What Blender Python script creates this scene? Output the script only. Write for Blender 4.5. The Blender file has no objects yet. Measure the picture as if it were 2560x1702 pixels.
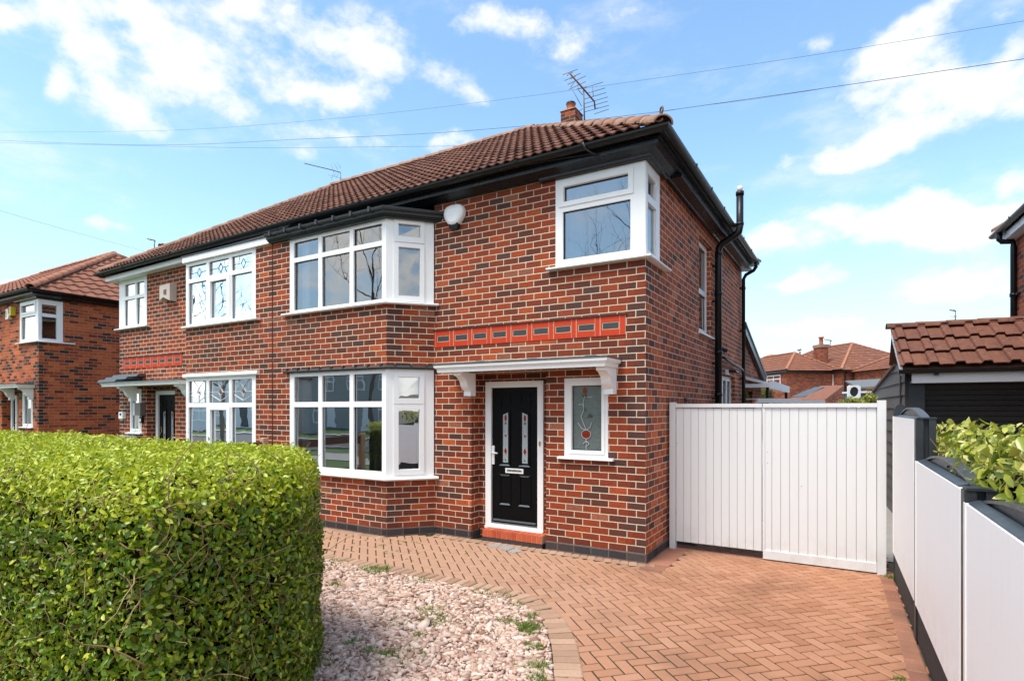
import bpy, bmesh, math, random
import numpy as np
from mathutils import Vector, Matrix, noise as mnoise
random.seed(7); rng = np.random.default_rng(11)
SC = bpy.context.scene
COL = SC.collection
R = math.radians
# ------------------------------------------------------------------ camera facts (metres, house corner = origin)
CAM = Vector((2.07, -6.47, 1.80)); FPX, HX, HY = 1428.0, 1280.0, 1020.0
YAW = math.atan2(855, 1428); CC, SS = math.cos(YAW), math.sin(YAW)
def at(x, y, d):
    """world point seen at photo position (x, y) at depth d"""
    u, v = (x-HX)/FPX*d, (HY-y)/FPX*d
    return Vector((CAM.x+CC*u-SS*d, CAM.y+SS*u+CC*d, CAM.z+v))
def dirof(x, y):
    return (at(x, y, 1.0)-CAM).normalized()

# ------------------------------------------------------------------ node helpers / materials
class NT:
    def __init__(s, nt): s.nt = nt; s.n = nt.nodes; s.l = nt.links
    def new(s, t, **k):
        n = s.n.new(t)
        for a, b in k.items(): setattr(n, a, b)
        return n
    def put(s, sock, v):
        if v is None: return
        if hasattr(v, 'is_linked'): s.l.new(v, sock)
        elif isinstance(v, (tuple, list)) and len(v) == 3 and sock.type == 'RGBA': sock.default_value = (*v, 1)
        else: sock.default_value = v
    def m(s, op, a, b=None, c=None, clamp=False):
        n = s.new('ShaderNodeMath', operation=op); n.use_clamp = clamp
        for i, v in enumerate((a, b, c)):
            if v is not None: s.put(n.inputs[i], v)
        return n.outputs[0]
    def vm(s, op, a, b=None):
        n = s.new('ShaderNodeVectorMath', operation=op)
        s.put(n.inputs[0], a)
        if b is not None: s.put(n.inputs[1], b)
        return n.outputs['Value'] if op in ('LENGTH', 'DOT_PRODUCT', 'DISTANCE') else n.outputs[0]
    def mix(s, f, a, b, blend='MIX'):
        n = s.new('ShaderNodeMix', data_type='RGBA', blend_type=blend)
        s.put(n.inputs[0], f); s.put(n.inputs[6], a); s.put(n.inputs[7], b)
        return n.outputs[2]
    def ss(s, x, e0, e1):
        n = s.new('ShaderNodeMapRange', interpolation_type='SMOOTHSTEP')
        for i, v in enumerate((x, e0, e1, 0.0, 1.0)): s.put(n.inputs[i], v)
        return n.outputs[0]
    def ramp(s, x, stops, const=False):
        n = s.new('ShaderNodeValToRGB'); cr = n.color_ramp
        cr.interpolation = 'CONSTANT' if const else 'LINEAR'
        while len(cr.elements) < len(stops): cr.elements.new(0.5)
        for e, (p, c) in zip(cr.elements, stops): e.position = p; e.color = (*c, 1)
        s.put(n.inputs[0], x); return n.outputs[0]
    def noise(s, vec, scale, detail=2.0, rough=0.5, dim='3D'):
        n = s.new('ShaderNodeTexNoise', noise_dimensions=dim)
        if vec is not None: s.put(n.inputs['Vector'], vec)
        n.inputs['Scale'].default_value = scale; n.inputs['Detail'].default_value = detail
        n.inputs['Roughness'].default_value = rough
        return n.outputs['Fac']
    def white(s, vec):
        n = s.new('ShaderNodeTexWhiteNoise', noise_dimensions='3D'); s.put(n.inputs['Vector'], vec)
        return n.outputs['Value']
    def xyz(s, a, b, c=0.0):
        n = s.new('ShaderNodeCombineXYZ'); s.put(n.inputs[0], a); s.put(n.inputs[1], b); s.put(n.inputs[2], c)
        return n.outputs[0]
    def bump(s, h, strength=0.3, dist=0.01):
        n = s.new('ShaderNodeBump'); s.put(n.inputs['Height'], h)
        n.inputs['Strength'].default_value = strength; n.inputs['Distance'].default_value = dist
        return n.outputs[0]
def newmat(name):
    m = bpy.data.materials.new(name); m.use_nodes = True
    t = NT(m.node_tree); b = t.n['Principled BSDF']
    return m, t, b
def pmat(name, col, rough=0.5, var=0.12, scale=6.0, bump=0.0, metal=0.0, spec=0.5, coat=0.0, bscale=80.0):
    m, t, b = newmat(name)
    tc = t.new('ShaderNodeTexCoord').outputs['Object']
    f = t.noise(tc, scale, 4.0, 0.6)
    t.put(b.inputs['Base Color'], t.mix(f, tuple(max(0, c*(1-var)) for c in col), tuple(min(1, c*(1+var)) for c in col)))
    r = t.m('MULTIPLY_ADD', t.noise(tc, scale*3, 3.0), 0.25, rough-0.12)
    t.put(b.inputs['Roughness'], r)
    b.inputs['Metallic'].default_value = metal; b.inputs['Specular IOR Level'].default_value = spec
    if coat: b.inputs['Coat Weight'].default_value = coat; b.inputs['Coat Roughness'].default_value = 0.08
    if bump: t.put(b.inputs['Normal'], t.bump(t.noise(tc, bscale, 3.0), bump, 0.01))
    return m
def brick_mat(name, stops, mortar, w=0.2275, h=0.0834, z0=0.11, joint=0.0068, corner=0.0, mix_dirt=0.25, seed=0.0):
    m, t, b = newmat(name)
    uv = t.new('ShaderNodeSeparateXYZ'); t.l.new(t.new('ShaderNodeUVMap').outputs[0], uv.inputs[0])
    tc = t.new('ShaderNodeTexCoord').outputs['Object']
    U, V = uv.outputs[0], uv.outputs[1]
    wob = t.m('SUBTRACT', t.noise(tc, 9.0, 2.0), 0.5)
    v = t.m('DIVIDE', t.m('ADD', t.m('SUBTRACT', V, z0), t.m('MULTIPLY', wob, 0.006)), h)
    row = t.m('FLOOR', v); fv = t.m('SUBTRACT', v, row)
    par = t.m('FLOORED_MODULO', row, 2.0)
    u = t.m('ADD', t.m('DIVIDE', t.m('ADD', U, t.m('MULTIPLY', wob, 0.01)), w), t.m('MULTIPLY', par, 0.5))
    u = t.m('ADD', u, t.m('MULTIPLY', t.m('SUBTRACT', t.white(t.xyz(row, 3.7, seed)), 0.5), 0.05))
    cl = t.m('FLOOR', u); fu = t.m('SUBTRACT', u, cl)
    du = t.m('MULTIPLY', t.m('MINIMUM', fu, t.m('SUBTRACT', 1.0, fu)), w)
    dv = t.m('MULTIPLY', t.m('MINIMUM', fv, t.m('SUBTRACT', 1.0, fv)), h)
    d = t.m('ADD', t.m('MINIMUM', du, dv), t.m('MULTIPLY', t.m('SUBTRACT', t.noise(tc, 55.0, 3.0), 0.5), 0.004))
    mask = t.ss(d, joint-0.0012, joint+0.0022)
    r1 = t.white(t.xyz(cl, row, seed)); r2 = t.white(t.xyz(cl, row, seed+5.5))
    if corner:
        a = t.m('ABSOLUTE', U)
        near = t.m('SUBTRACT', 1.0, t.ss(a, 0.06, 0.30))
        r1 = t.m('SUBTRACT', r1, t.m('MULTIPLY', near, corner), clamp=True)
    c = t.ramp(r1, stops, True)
    hs = t.new('ShaderNodeHueSaturation'); t.put(hs.inputs['Color'], c)
    t.put(hs.inputs['Value'], t.m('MULTIPLY_ADD', r2, 0.36, 0.84))
    n1 = t.noise(tc, 38.0, 4.0, 0.65)
    c2 = t.mix(t.m('MULTIPLY', t.ss(n1, 0.46, 0.70), 0.6), hs.outputs[0], (0.055, 0.028, 0.024))
    c2 = t.mix(t.m('MULTIPLY', t.ss(t.noise(tc, 90.0, 2.0), 0.6, 0.75), 0.25), c2, (0.5, 0.2, 0.1))
    mo = t.mix(t.noise(tc, 14.0, 4.0), mortar, tuple(x*0.62 for x in mortar))
    dirt = t.m('MULTIPLY', t.ss(t.noise(tc, 0.7, 3.0), 0.5, 0.75), mix_dirt)
    full = t.mix(dirt, t.mix(mask, mo, c2), (0.07, 0.05, 0.045))
    h2 = t.new('ShaderNodeHueSaturation'); t.put(h2.inputs['Color'], full)
    t.put(h2.inputs['Value'], t.m('MULTIPLY_ADD', t.noise(tc, 0.55, 3.0, .6), 0.6, 0.70)); full = h2.outputs[0]
    t.put(b.inputs['Base Color'], full)
    b.inputs['Roughness'].default_value = 0.82; b.inputs['Specular IOR Level'].default_value = 0.25
    hgt = t.m('ADD', mask, t.m('MULTIPLY', n1, 0.25))
    t.put(b.inputs['Normal'], t.bump(hgt, 0.55, 0.008))
    return m
def tile_mat(name, cols, lich=(0.45, 0.33, 0.25), amt=0.35):
    m, t, b = newmat(name)
    uv = t.new('ShaderNodeSeparateXYZ'); t.l.new(t.new('ShaderNodeUVMap').outputs[0], uv.inputs[0])
    tc = t.new('ShaderNodeTexCoord').outputs['Object']
    r = t.white(t.xyz(t.m('FLOOR', uv.outputs[0]), t.m('FLOOR', uv.outputs[1]), 1.3))
    c = t.ramp(r, [(i/(len(cols)-1), k) for i, k in enumerate(cols)])
    n = t.noise(tc, 16.0, 5.0, 0.7)
    c = t.mix(t.m('MULTIPLY', t.ss(n, 0.5, 0.68), amt), c, lich)
    c = t.mix(t.m('MULTIPLY', t.ss(t.noise(tc, 5.0, 4.0, 0.7), 0.52, 0.7), 0.6), c, (0.06, 0.035, 0.03))
    t.put(b.inputs['Base Color'], c); b.inputs['Roughness'].default_value = 0.85
    b.inputs['Specular IOR Level'].default_value = 0.25
    t.put(b.inputs['Normal'], t.bump(t.noise(tc, 120.0, 3.0), 0.3, 0.006))
    return m
def island_mat(name, cols, rough=0.7, var=0.3, scale=60.0, bump=0.2, spec=0.4, sub=0.0, trans=0.0, stain=None, patch=0.0, lightened=None):
    """colour differs from piece to piece (each loose stone, block or leaf)"""
    m, t, b = newmat(name)
    g = t.new('ShaderNodeNewGeometry'); tc = t.new('ShaderNodeTexCoord').outputs['Object']
    r = g.outputs['Random Per Island']
    c = t.ramp(r, [(i/(len(cols)-1), k) for i, k in enumerate(cols)])
    n = t.noise(tc, scale, 4.0, 0.6)
    hs = t.new('ShaderNodeHueSaturation'); t.put(hs.inputs['Color'], c)
    t.put(hs.inputs['Value'], t.m('MULTIPLY', t.m('MULTIPLY_ADD', n, var*2, 1-var), t.m('MULTIPLY_ADD', t.noise(tc, 1.7, 3.0, .6), patch*2, 1-patch)))
    c = hs.outputs[0]
    if stain:
        c = t.mix(t.m('MULTIPLY', t.ss(t.noise(tc, 1.1, 4.0, 0.6), 0.48, 0.7), stain[1]), c, stain[0])
    if lightened:
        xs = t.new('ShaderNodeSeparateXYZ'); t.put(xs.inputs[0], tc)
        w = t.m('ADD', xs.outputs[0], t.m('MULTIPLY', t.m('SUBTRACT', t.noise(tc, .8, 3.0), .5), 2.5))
        c = t.mix(t.m('MULTIPLY', t.m('SUBTRACT', 1.0, t.ss(w, -2.2, 1.6)), .62), c, lightened)  # this colour mixes in more towards lower x, edge broken by noise
    t.put(b.inputs['Base Color'], c); b.inputs['Roughness'].default_value = rough
    b.inputs['Specular IOR Level'].default_value = spec
    if bump: t.put(b.inputs['Normal'], t.bump(n, bump, 0.006))
    if trans:
        tr = t.new('ShaderNodeBsdfTranslucent'); t.put(tr.inputs[0], c)
        mx = t.new('ShaderNodeMixShader'); mx.inputs[0].default_value = trans
        t.l.new(b.outputs[0], mx.inputs[1]); t.l.new(tr.outputs[0], mx.inputs[2])
        t.l.new(mx.outputs[0], t.n['Material Output'].inputs[0])
    return m
def glass_mat(name, refl=0.3, tint=(0.75, 0.82, 0.84), wav=0.02):
    m, t, b = newmat(name); t.n.remove(b)
    tc = t.new('ShaderNodeTexCoord').outputs['Object']
    bp = t.bump(t.noise(tc, 2.2, 2.0), wav, 0.05)
    gl = t.new('ShaderNodeBsdfGlossy'); gl.inputs['Roughness'].default_value = 0.0
    gl.inputs['Color'].default_value = (0.95, 0.98, 1.0, 1); t.put(gl.inputs['Normal'], bp)
    tr = t.new('ShaderNodeBsdfTransparent'); tr.inputs[0].default_value = (*tint, 1)
    fr = t.new('ShaderNodeFresnel'); fr.inputs[0].default_value = 1.5
    f = t.m('ADD', fr.outputs[0], refl, clamp=True)
    mx = t.new('ShaderNodeMixShader'); t.put(mx.inputs[0], f)
    t.l.new(tr.outputs[0], mx.inputs[1]); t.l.new(gl.outputs[0], mx.inputs[2])
    t.l.new(mx.outputs[0], t.n['Material Output'].inputs[0])
    return m
def grimy(name, col, rough, top=.5, amt=.5):
    m, t, b = newmat(name); g = t.new('ShaderNodeTexCoord').outputs['Object']
    z = t.new('ShaderNodeSeparateXYZ'); t.put(z.inputs[0], g)
    st = t.noise(t.vm('MULTIPLY', g, (9, 9, .7)), 1.5, 5.0, .65)
    low = t.m('MULTIPLY', t.m('SUBTRACT', 1.0, t.ss(z.outputs[2], .05, top)), t.ss(t.noise(g, 6.0, 5.0, .7), .35, .7))
    f = t.m('ADD', t.m('MULTIPLY', low, amt), t.m('MULTIPLY', t.ss(st, .5, .8), .09), clamp=True)
    f = t.m('ADD', f, t.m('MULTIPLY', t.ss(t.noise(g, 70.0, 2.0), .73, .78), .35), clamp=True)
    t.put(b.inputs['Base Color'], t.mix(f, col, (.36, .33, .28))); t.put(b.inputs['Roughness'], t.m('MULTIPLY_ADD', st, .25, rough-.1))
    t.put(b.inputs['Normal'], t.bump(t.noise(t.vm('MULTIPLY', g, (40, 40, 2)), 2.0, 3.0), .02, .01))
    return m
RED = (0.245, 0.042, 0.016); ORG = (0.38, 0.074, 0.019); DRD = (0.135, 0.028, 0.016); BRN = (0.085, 0.03, 0.022); BLU = (0.062, 0.038, 0.037); PNK = (0.30, 0.10, 0.058)
M = {}
DK = (0.085, 0.036, 0.030)
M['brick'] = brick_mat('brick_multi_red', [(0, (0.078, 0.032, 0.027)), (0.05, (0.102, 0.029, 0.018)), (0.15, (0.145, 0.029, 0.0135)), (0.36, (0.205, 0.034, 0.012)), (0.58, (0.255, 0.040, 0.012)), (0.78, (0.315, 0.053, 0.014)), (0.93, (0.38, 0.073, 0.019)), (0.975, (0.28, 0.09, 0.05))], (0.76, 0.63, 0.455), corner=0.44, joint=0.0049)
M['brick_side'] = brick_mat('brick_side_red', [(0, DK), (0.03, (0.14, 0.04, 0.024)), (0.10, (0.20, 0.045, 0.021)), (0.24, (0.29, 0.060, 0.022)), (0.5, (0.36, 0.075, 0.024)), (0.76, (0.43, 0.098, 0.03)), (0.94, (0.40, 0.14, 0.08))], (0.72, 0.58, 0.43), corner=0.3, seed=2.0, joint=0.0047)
M['brick_old'] = brick_mat('brick_weathered_orange', [(0, (0.04, 0.028, 0.026)), (0.10, BRN), (0.15, DRD), (0.22, (0.32, 0.062, 0.022)), (0.45, (0.45, 0.10, 0.03)), (0.75, (0.50, 0.115, 0.032))], (0.44, 0.26, 0.165), corner=0.3, seed=9.0, joint=0.0058, mix_dirt=0.35)
M['brick_far'] = brick_mat('brick_far', [(0, BRN), (0.2, DRD), (0.4, RED), (0.7, ORG)], (0.36, 0.22, 0.15), seed=4.0)
M['plinth'] = brick_mat('blue_engineering_brick', [(0, (0.028, 0.03, 0.035)), (0.5, (0.04, 0.043, 0.05)), (0.8, (0.055, 0.05, 0.052))], (0.18, 0.12, 0.10), z0=0.03, joint=0.0055, seed=3.0, mix_dirt=0.1)
M['tileband'] = pmat('orange_red_tile', (0.50, 0.042, 0.010), 0.6, 0.10, 30, spec=0.25)
M['slot'] = pmat('dark_slot', (0.035, 0.038, 0.04), 0.6)
M['grout'] = pmat('cream_grout', (0.6, 0.48, 0.34), 0.8)
M['white'] = pmat('white_upvc', (0.80, 0.80, 0.79), 0.32, 0.02, 3)
M['whitepaint'] = pmat('white_paint', (0.83, 0.825, 0.81), 0.45, 0.03, 2.5, 0.05)
M['gatewhite'] = grimy('white_gate_paint', (0.69, 0.69, 0.685), .42, .4, .28)
M['black'] = pmat('black_gloss_paint', (0.0065, 0.008, 0.0095), 0.30, 0.3, 5, 0.03, bscale=5.0, spec=0.4)
M['blackpvc'] = pmat('black_pvc', (0.006, 0.006, 0.0065), 0.36, 0.3, 6, spec=0.35)
M['doorblack'] = pmat('black_door', (0.0025, 0.0025, 0.003), 0.5, 0.2, 30, 0.05, spec=0.14)
M['greymould'] = pmat('grey_sheen_moulding', (0.10, 0.12, 0.13), 0.3)
M['chrome'] = pmat('chrome', (0.8, 0.8, 0.8), 0.25, 0.02, metal=0.9)
M['brass'] = pmat('brass', (0.7, 0.48, 0.12), 0.3, 0.05, metal=1.0)
M['lead'] = pmat('lead_flashing', (0.022, 0.026, 0.03), 0.5, 0.3, 12, 0.3)
M['glass'] = glass_mat('window_glass', 0.19)
M['cap_black'] = pmat('dark_plastic', (0.01, 0.012, 0.014), 0.4)
M['glass_blue'] = glass_mat('window_glass_corner', 0.20, (0.20, 0.42, 0.55))
M['glass_low'] = glass_mat('window_glass_low', 0.42, (0.66, 0.72, 0.72))
M['obscure'] = pmat('obscure_glass', (0.13, 0.155, 0.145), 0.12, 0.35, 40, 0.4, bscale=60.0)
M['lite_glass'] = pmat('leaded_clear_glass', (0.36, 0.41, 0.41), 0.15, 0.3, 60, 0.4, bscale=90.0)
M['redglass'] = pmat('red_glass', (0.25, 0.030, 0.014), 0.2, 0.2, 40)
M['greenglass'] = pmat('green_glass', (0.03, 0.10, 0.02), 0.15)
M['came'] = pmat('lead_came', (0.45, 0.47, 0.47), 0.4)
M['camedark'] = pmat('dark_lead_came', (0.05, 0.06, 0.065), 0.4)
M['roomwall'] = pmat('room_wall', (0.55, 0.55, 0.53), 0.9)
M['roomfloor'] = pmat('room_floor', (0.18, 0.12, 0.08), 0.6)
M['curtain'] = pmat('curtain_cloth', (0.72, 0.72, 0.70), 0.9)
M['rooftile'] = tile_mat('roof_tile', [(0.07, 0.032, 0.022), (0.155, 0.062, 0.038), (0.11, 0.045, 0.029), (0.20, 0.086, 0.054), (0.135, 0.054, 0.034)], (0.36, 0.22, 0.15), 0.5)
M['hiptile'] = tile_mat('hip_tile', [(0.26, 0.15, 0.105), (0.33, 0.19, 0.13), (0.29, 0.15, 0.10)], (0.44, 0.32, 0.24), 0.35)
M['rooftile2'] = tile_mat('roof_tile_brown', [(0.19, 0.075, 0.045), (0.26, 0.10, 0.058), (0.22, 0.088, 0.052)], (0.30, 0.15, 0.10), 0.4)
M['hiptile2'] = tile_mat('hip_tile_terracotta', [(0.36, 0.15, 0.09), (0.40, 0.18, 0.11)], (0.42, 0.22, 0.14), 0.3)
M['garagetile'] = tile_mat('garage_tile', [(0.12, 0.048, 0.032), (0.17, 0.068, 0.043), (0.14, 0.056, 0.037), (0.20, 0.082, 0.052)], (0.28, 0.15, 0.10), 0.4)
M['slate'] = pmat('grey_slate', (0.07, 0.085, 0.095), 0.5, 0.35, 9, 0.3)
M['pot'] = pmat('terracotta_pot', (0.40, 0.12, 0.05), 0.7, 0.3, 12)
M['metal'] = pmat('grey_aerial_metal', (0.16, 0.15, 0.14), 0.5, 0.3, 20, metal=0.4)
M['rust'] = pmat('rusty_iron', (0.16, 0.08, 0.055), 0.8, 0.4, 30)
M['wire'] = pmat('cable_black', (0.05, 0.055, 0.06), 0.6)
M['alarm'] = pmat('alarm_white', (0.82, 0.82, 0.81), 0.35, 0.01)
M['alarmold'] = pmat('faded_alarm_case', (0.50, 0.44, 0.38), 0.6, 0.15, 14)
M['anthracite'] = pmat('anthracite_paint', (0.020, 0.0235, 0.028), 0.45, 0.25, 5, 0.1)
M['shutter'] = pmat('garage_door_black', (0.012, 0.0135, 0.016), 0.4, 0.2, 4)
M['concrete_dark'] = pmat('dark_gravel_board', (0.016, 0.017, 0.019), 0.75, 0.3, 8, 0.2)
M['panelcap'] = pmat('slate_grey_cap', (0.042, 0.050, 0.056), 0.38, 0.25, 6)
M['fencewhite'] = grimy('white_fence_paint', (0.90, 0.90, 0.90), .45, .8, .25)
M['oppwall'] = pmat('grey_pebbledash', (0.33, 0.33, 0.31), 0.9, 0.15, 20, 0.3)
M['opproof'] = pmat('dull_brown_roof', (0.10, 0.075, 0.06), 0.9, 0.2, 5)
M['archface'] = pmat('grey_arch_face', (0.075, 0.086, 0.092), 0.45, 0.2, 6)
M['boardgrey'] = pmat('weathered_grey_board', (0.17, 0.148, 0.134), 0.7, 0.18, 3, 0.2)
M['boarddark'] = pmat('board_gap', (0.03, 0.027, 0.025), 0.9)
M['wood'] = pmat('brown_fence_wood', (0.10, 0.05, 0.032), 0.8, 0.3, 9, 0.3)
M['woodpale'] = pmat('pale_post_wood', (0.42, 0.27, 0.16), 0.8, 0.2, 14, 0.3)
M['asphalt'] = pmat('asphalt', (0.055, 0.055, 0.057), 0.9, 0.25, 9, 0.5, bscale=140.0)
M['flag'] = pmat('pavement_flag', (0.30, 0.28, 0.26), 0.9, 0.15, 3, 0.3)
M['turf'] = pmat('verge_turf', (0.055, 0.10, 0.018), 0.95, 0.4, 7, 0.8, bscale=70.0)
M['earth'] = pmat('ground_earth', (0.13, 0.11, 0.075), 0.95, 0.35, 0.8, 0.4)
M['sand'] = pmat('joint_sand', (0.030, 0.030, 0.012), 0.95, 0.4, 12, 0.4)
M['bark'] = pmat('tree_bark', (0.15, 0.125, 0.10), 0.95, 0.3, 12, 0.4)
M['render'] = pmat('pale_render', (0.62, 0.60, 0.56), 0.9, 0.08, 2)
M['poly'] = pmat('white_polycarbonate', (0.72, 0.73, 0.74), 0.35, 0.03)
M['galv'] = pmat('galvanised', (0.36, 0.37, 0.38), 0.6, 0.1, 5)
M['felt'] = pmat('grey_roof_felt', (0.13, 0.14, 0.14), 0.85, 0.2, 6, 0.2)
PAVE = [(0.355, 0.165, 0.092), (0.395, 0.192, 0.112), (0.32, 0.145, 0.078), (0.415, 0.208, 0.125), (0.365, 0.172, 0.098)]
M['pave'] = island_mat('block_paving', PAVE, 0.85, 0.11, 45.0, 0.35, 0.25, stain=((0.22, 0.10, 0.056), 0.6), lightened=(0.44, 0.278, 0.19))
M['pave_red'] = island_mat('border_block_red', [(0.27, 0.12, 0.075), (0.33, 0.15, 0.095), (0.23, 0.10, 0.065)], 0.85, 0.2, 45.0, 0.35, 0.25, stain=((0.12, 0.07, 0.05), 0.5))
M['pave_kerb'] = island_mat('kerb_block_buff', [(0.36, 0.22, 0.145), (0.44, 0.285, 0.195), (0.31, 0.185, 0.12), (0.40, 0.255, 0.17)], 0.85, 0.18, 40.0, 0.35, 0.25, stain=((0.25, 0.17, 0.12), 0.4))
M['gravel'] = island_mat('gravel_chips', [(0.44, 0.265, 0.19), (0.60, 0.44, 0.35), (0.26, 0.125, 0.08), (0.70, 0.565, 0.475), (0.49, 0.30, 0.22), (0.64, 0.495, 0.405), (0.20, 0.11, 0.075)], 0.8, 0.25, 70.0, 0.4, 0.3)
M['gravelbase'] = pmat('gravel_bed_base', (0.26, 0.17, 0.12), 0.95, 0.5, 40, 0.5)
M['step'] = island_mat('quarry_tile_step', [(0.42, 0.075, 0.026), (0.50, 0.10, 0.036), (0.38, 0.06, 0.022)], 0.6, 0.15, 50.0, 0.1)
LEAF = [(0.042, 0.10, 0.006), (0.095, 0.19, 0.009), (0.17, 0.275, 0.012), (0.058, 0.125, 0.008), (0.30, 0.385, 0.02), (0.12, 0.215, 0.010)]
M['leaf'] = island_mat('privet_leaf', LEAF+[(0.13, 0.075, 0.02)], 0.30, 0.22, 30.0, 0.0, 0.5, trans=0.28, patch=.45)
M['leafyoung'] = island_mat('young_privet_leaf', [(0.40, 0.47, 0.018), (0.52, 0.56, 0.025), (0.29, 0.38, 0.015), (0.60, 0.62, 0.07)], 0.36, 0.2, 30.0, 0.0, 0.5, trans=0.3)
M['laurel'] = island_mat('laurel_leaf', [(0.10, 0.16, 0.012), (0.38, 0.41, 0.03), (0.07, 0.115, 0.010), (0.28, 0.33, 0.022), (0.58, 0.56, 0.12), (0.16, 0.22, 0.015), (0.46, 0.47, 0.05), (0.66, 0.58, 0.26)], 0.3, 0.2, 20.0, 0.0, 0.55, trans=0.25)
M['bushleaf'] = island_mat('bush_leaf', [(0.13, 0.14, 0.016), (0.20, 0.20, 0.024), (0.09, 0.11, 0.012)], 0.5, 0.25, 20.0, 0.0, 0.4, trans=0.2)
M['stem'] = island_mat('hedge_stem', [(0.20, 0.12, 0.06), (0.30, 0.20, 0.09), (0.16, 0.08, 0.05), (0.34, 0.30, 0.10)], 0.7, 0.2, 30.0)
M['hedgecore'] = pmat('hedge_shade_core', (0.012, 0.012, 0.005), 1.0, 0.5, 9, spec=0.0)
M['grass'] = island_mat('grass_blade', [(0.10, 0.17, 0.018), (0.17, 0.26, 0.028), (0.22, 0.30, 0.05), (0.08, 0.14, 0.016)], 0.5, 0.2, 20.0, 0.0, 0.4, trans=0.3)
M['petal'] = pmat('white_petal', (0.75, 0.70, 0.68), 0.7)
M['redyellow'] = pmat('alarm_yellow', (0.62, 0.50, 0.03), 0.4)
M['alarmred'] = pmat('alarm_red', (0.45, 0.04, 0.015), 0.4)
M['binlid'] = pmat('blue_grey_bin_plastic', (0.18, 0.22, 0.27), 0.5)

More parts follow.
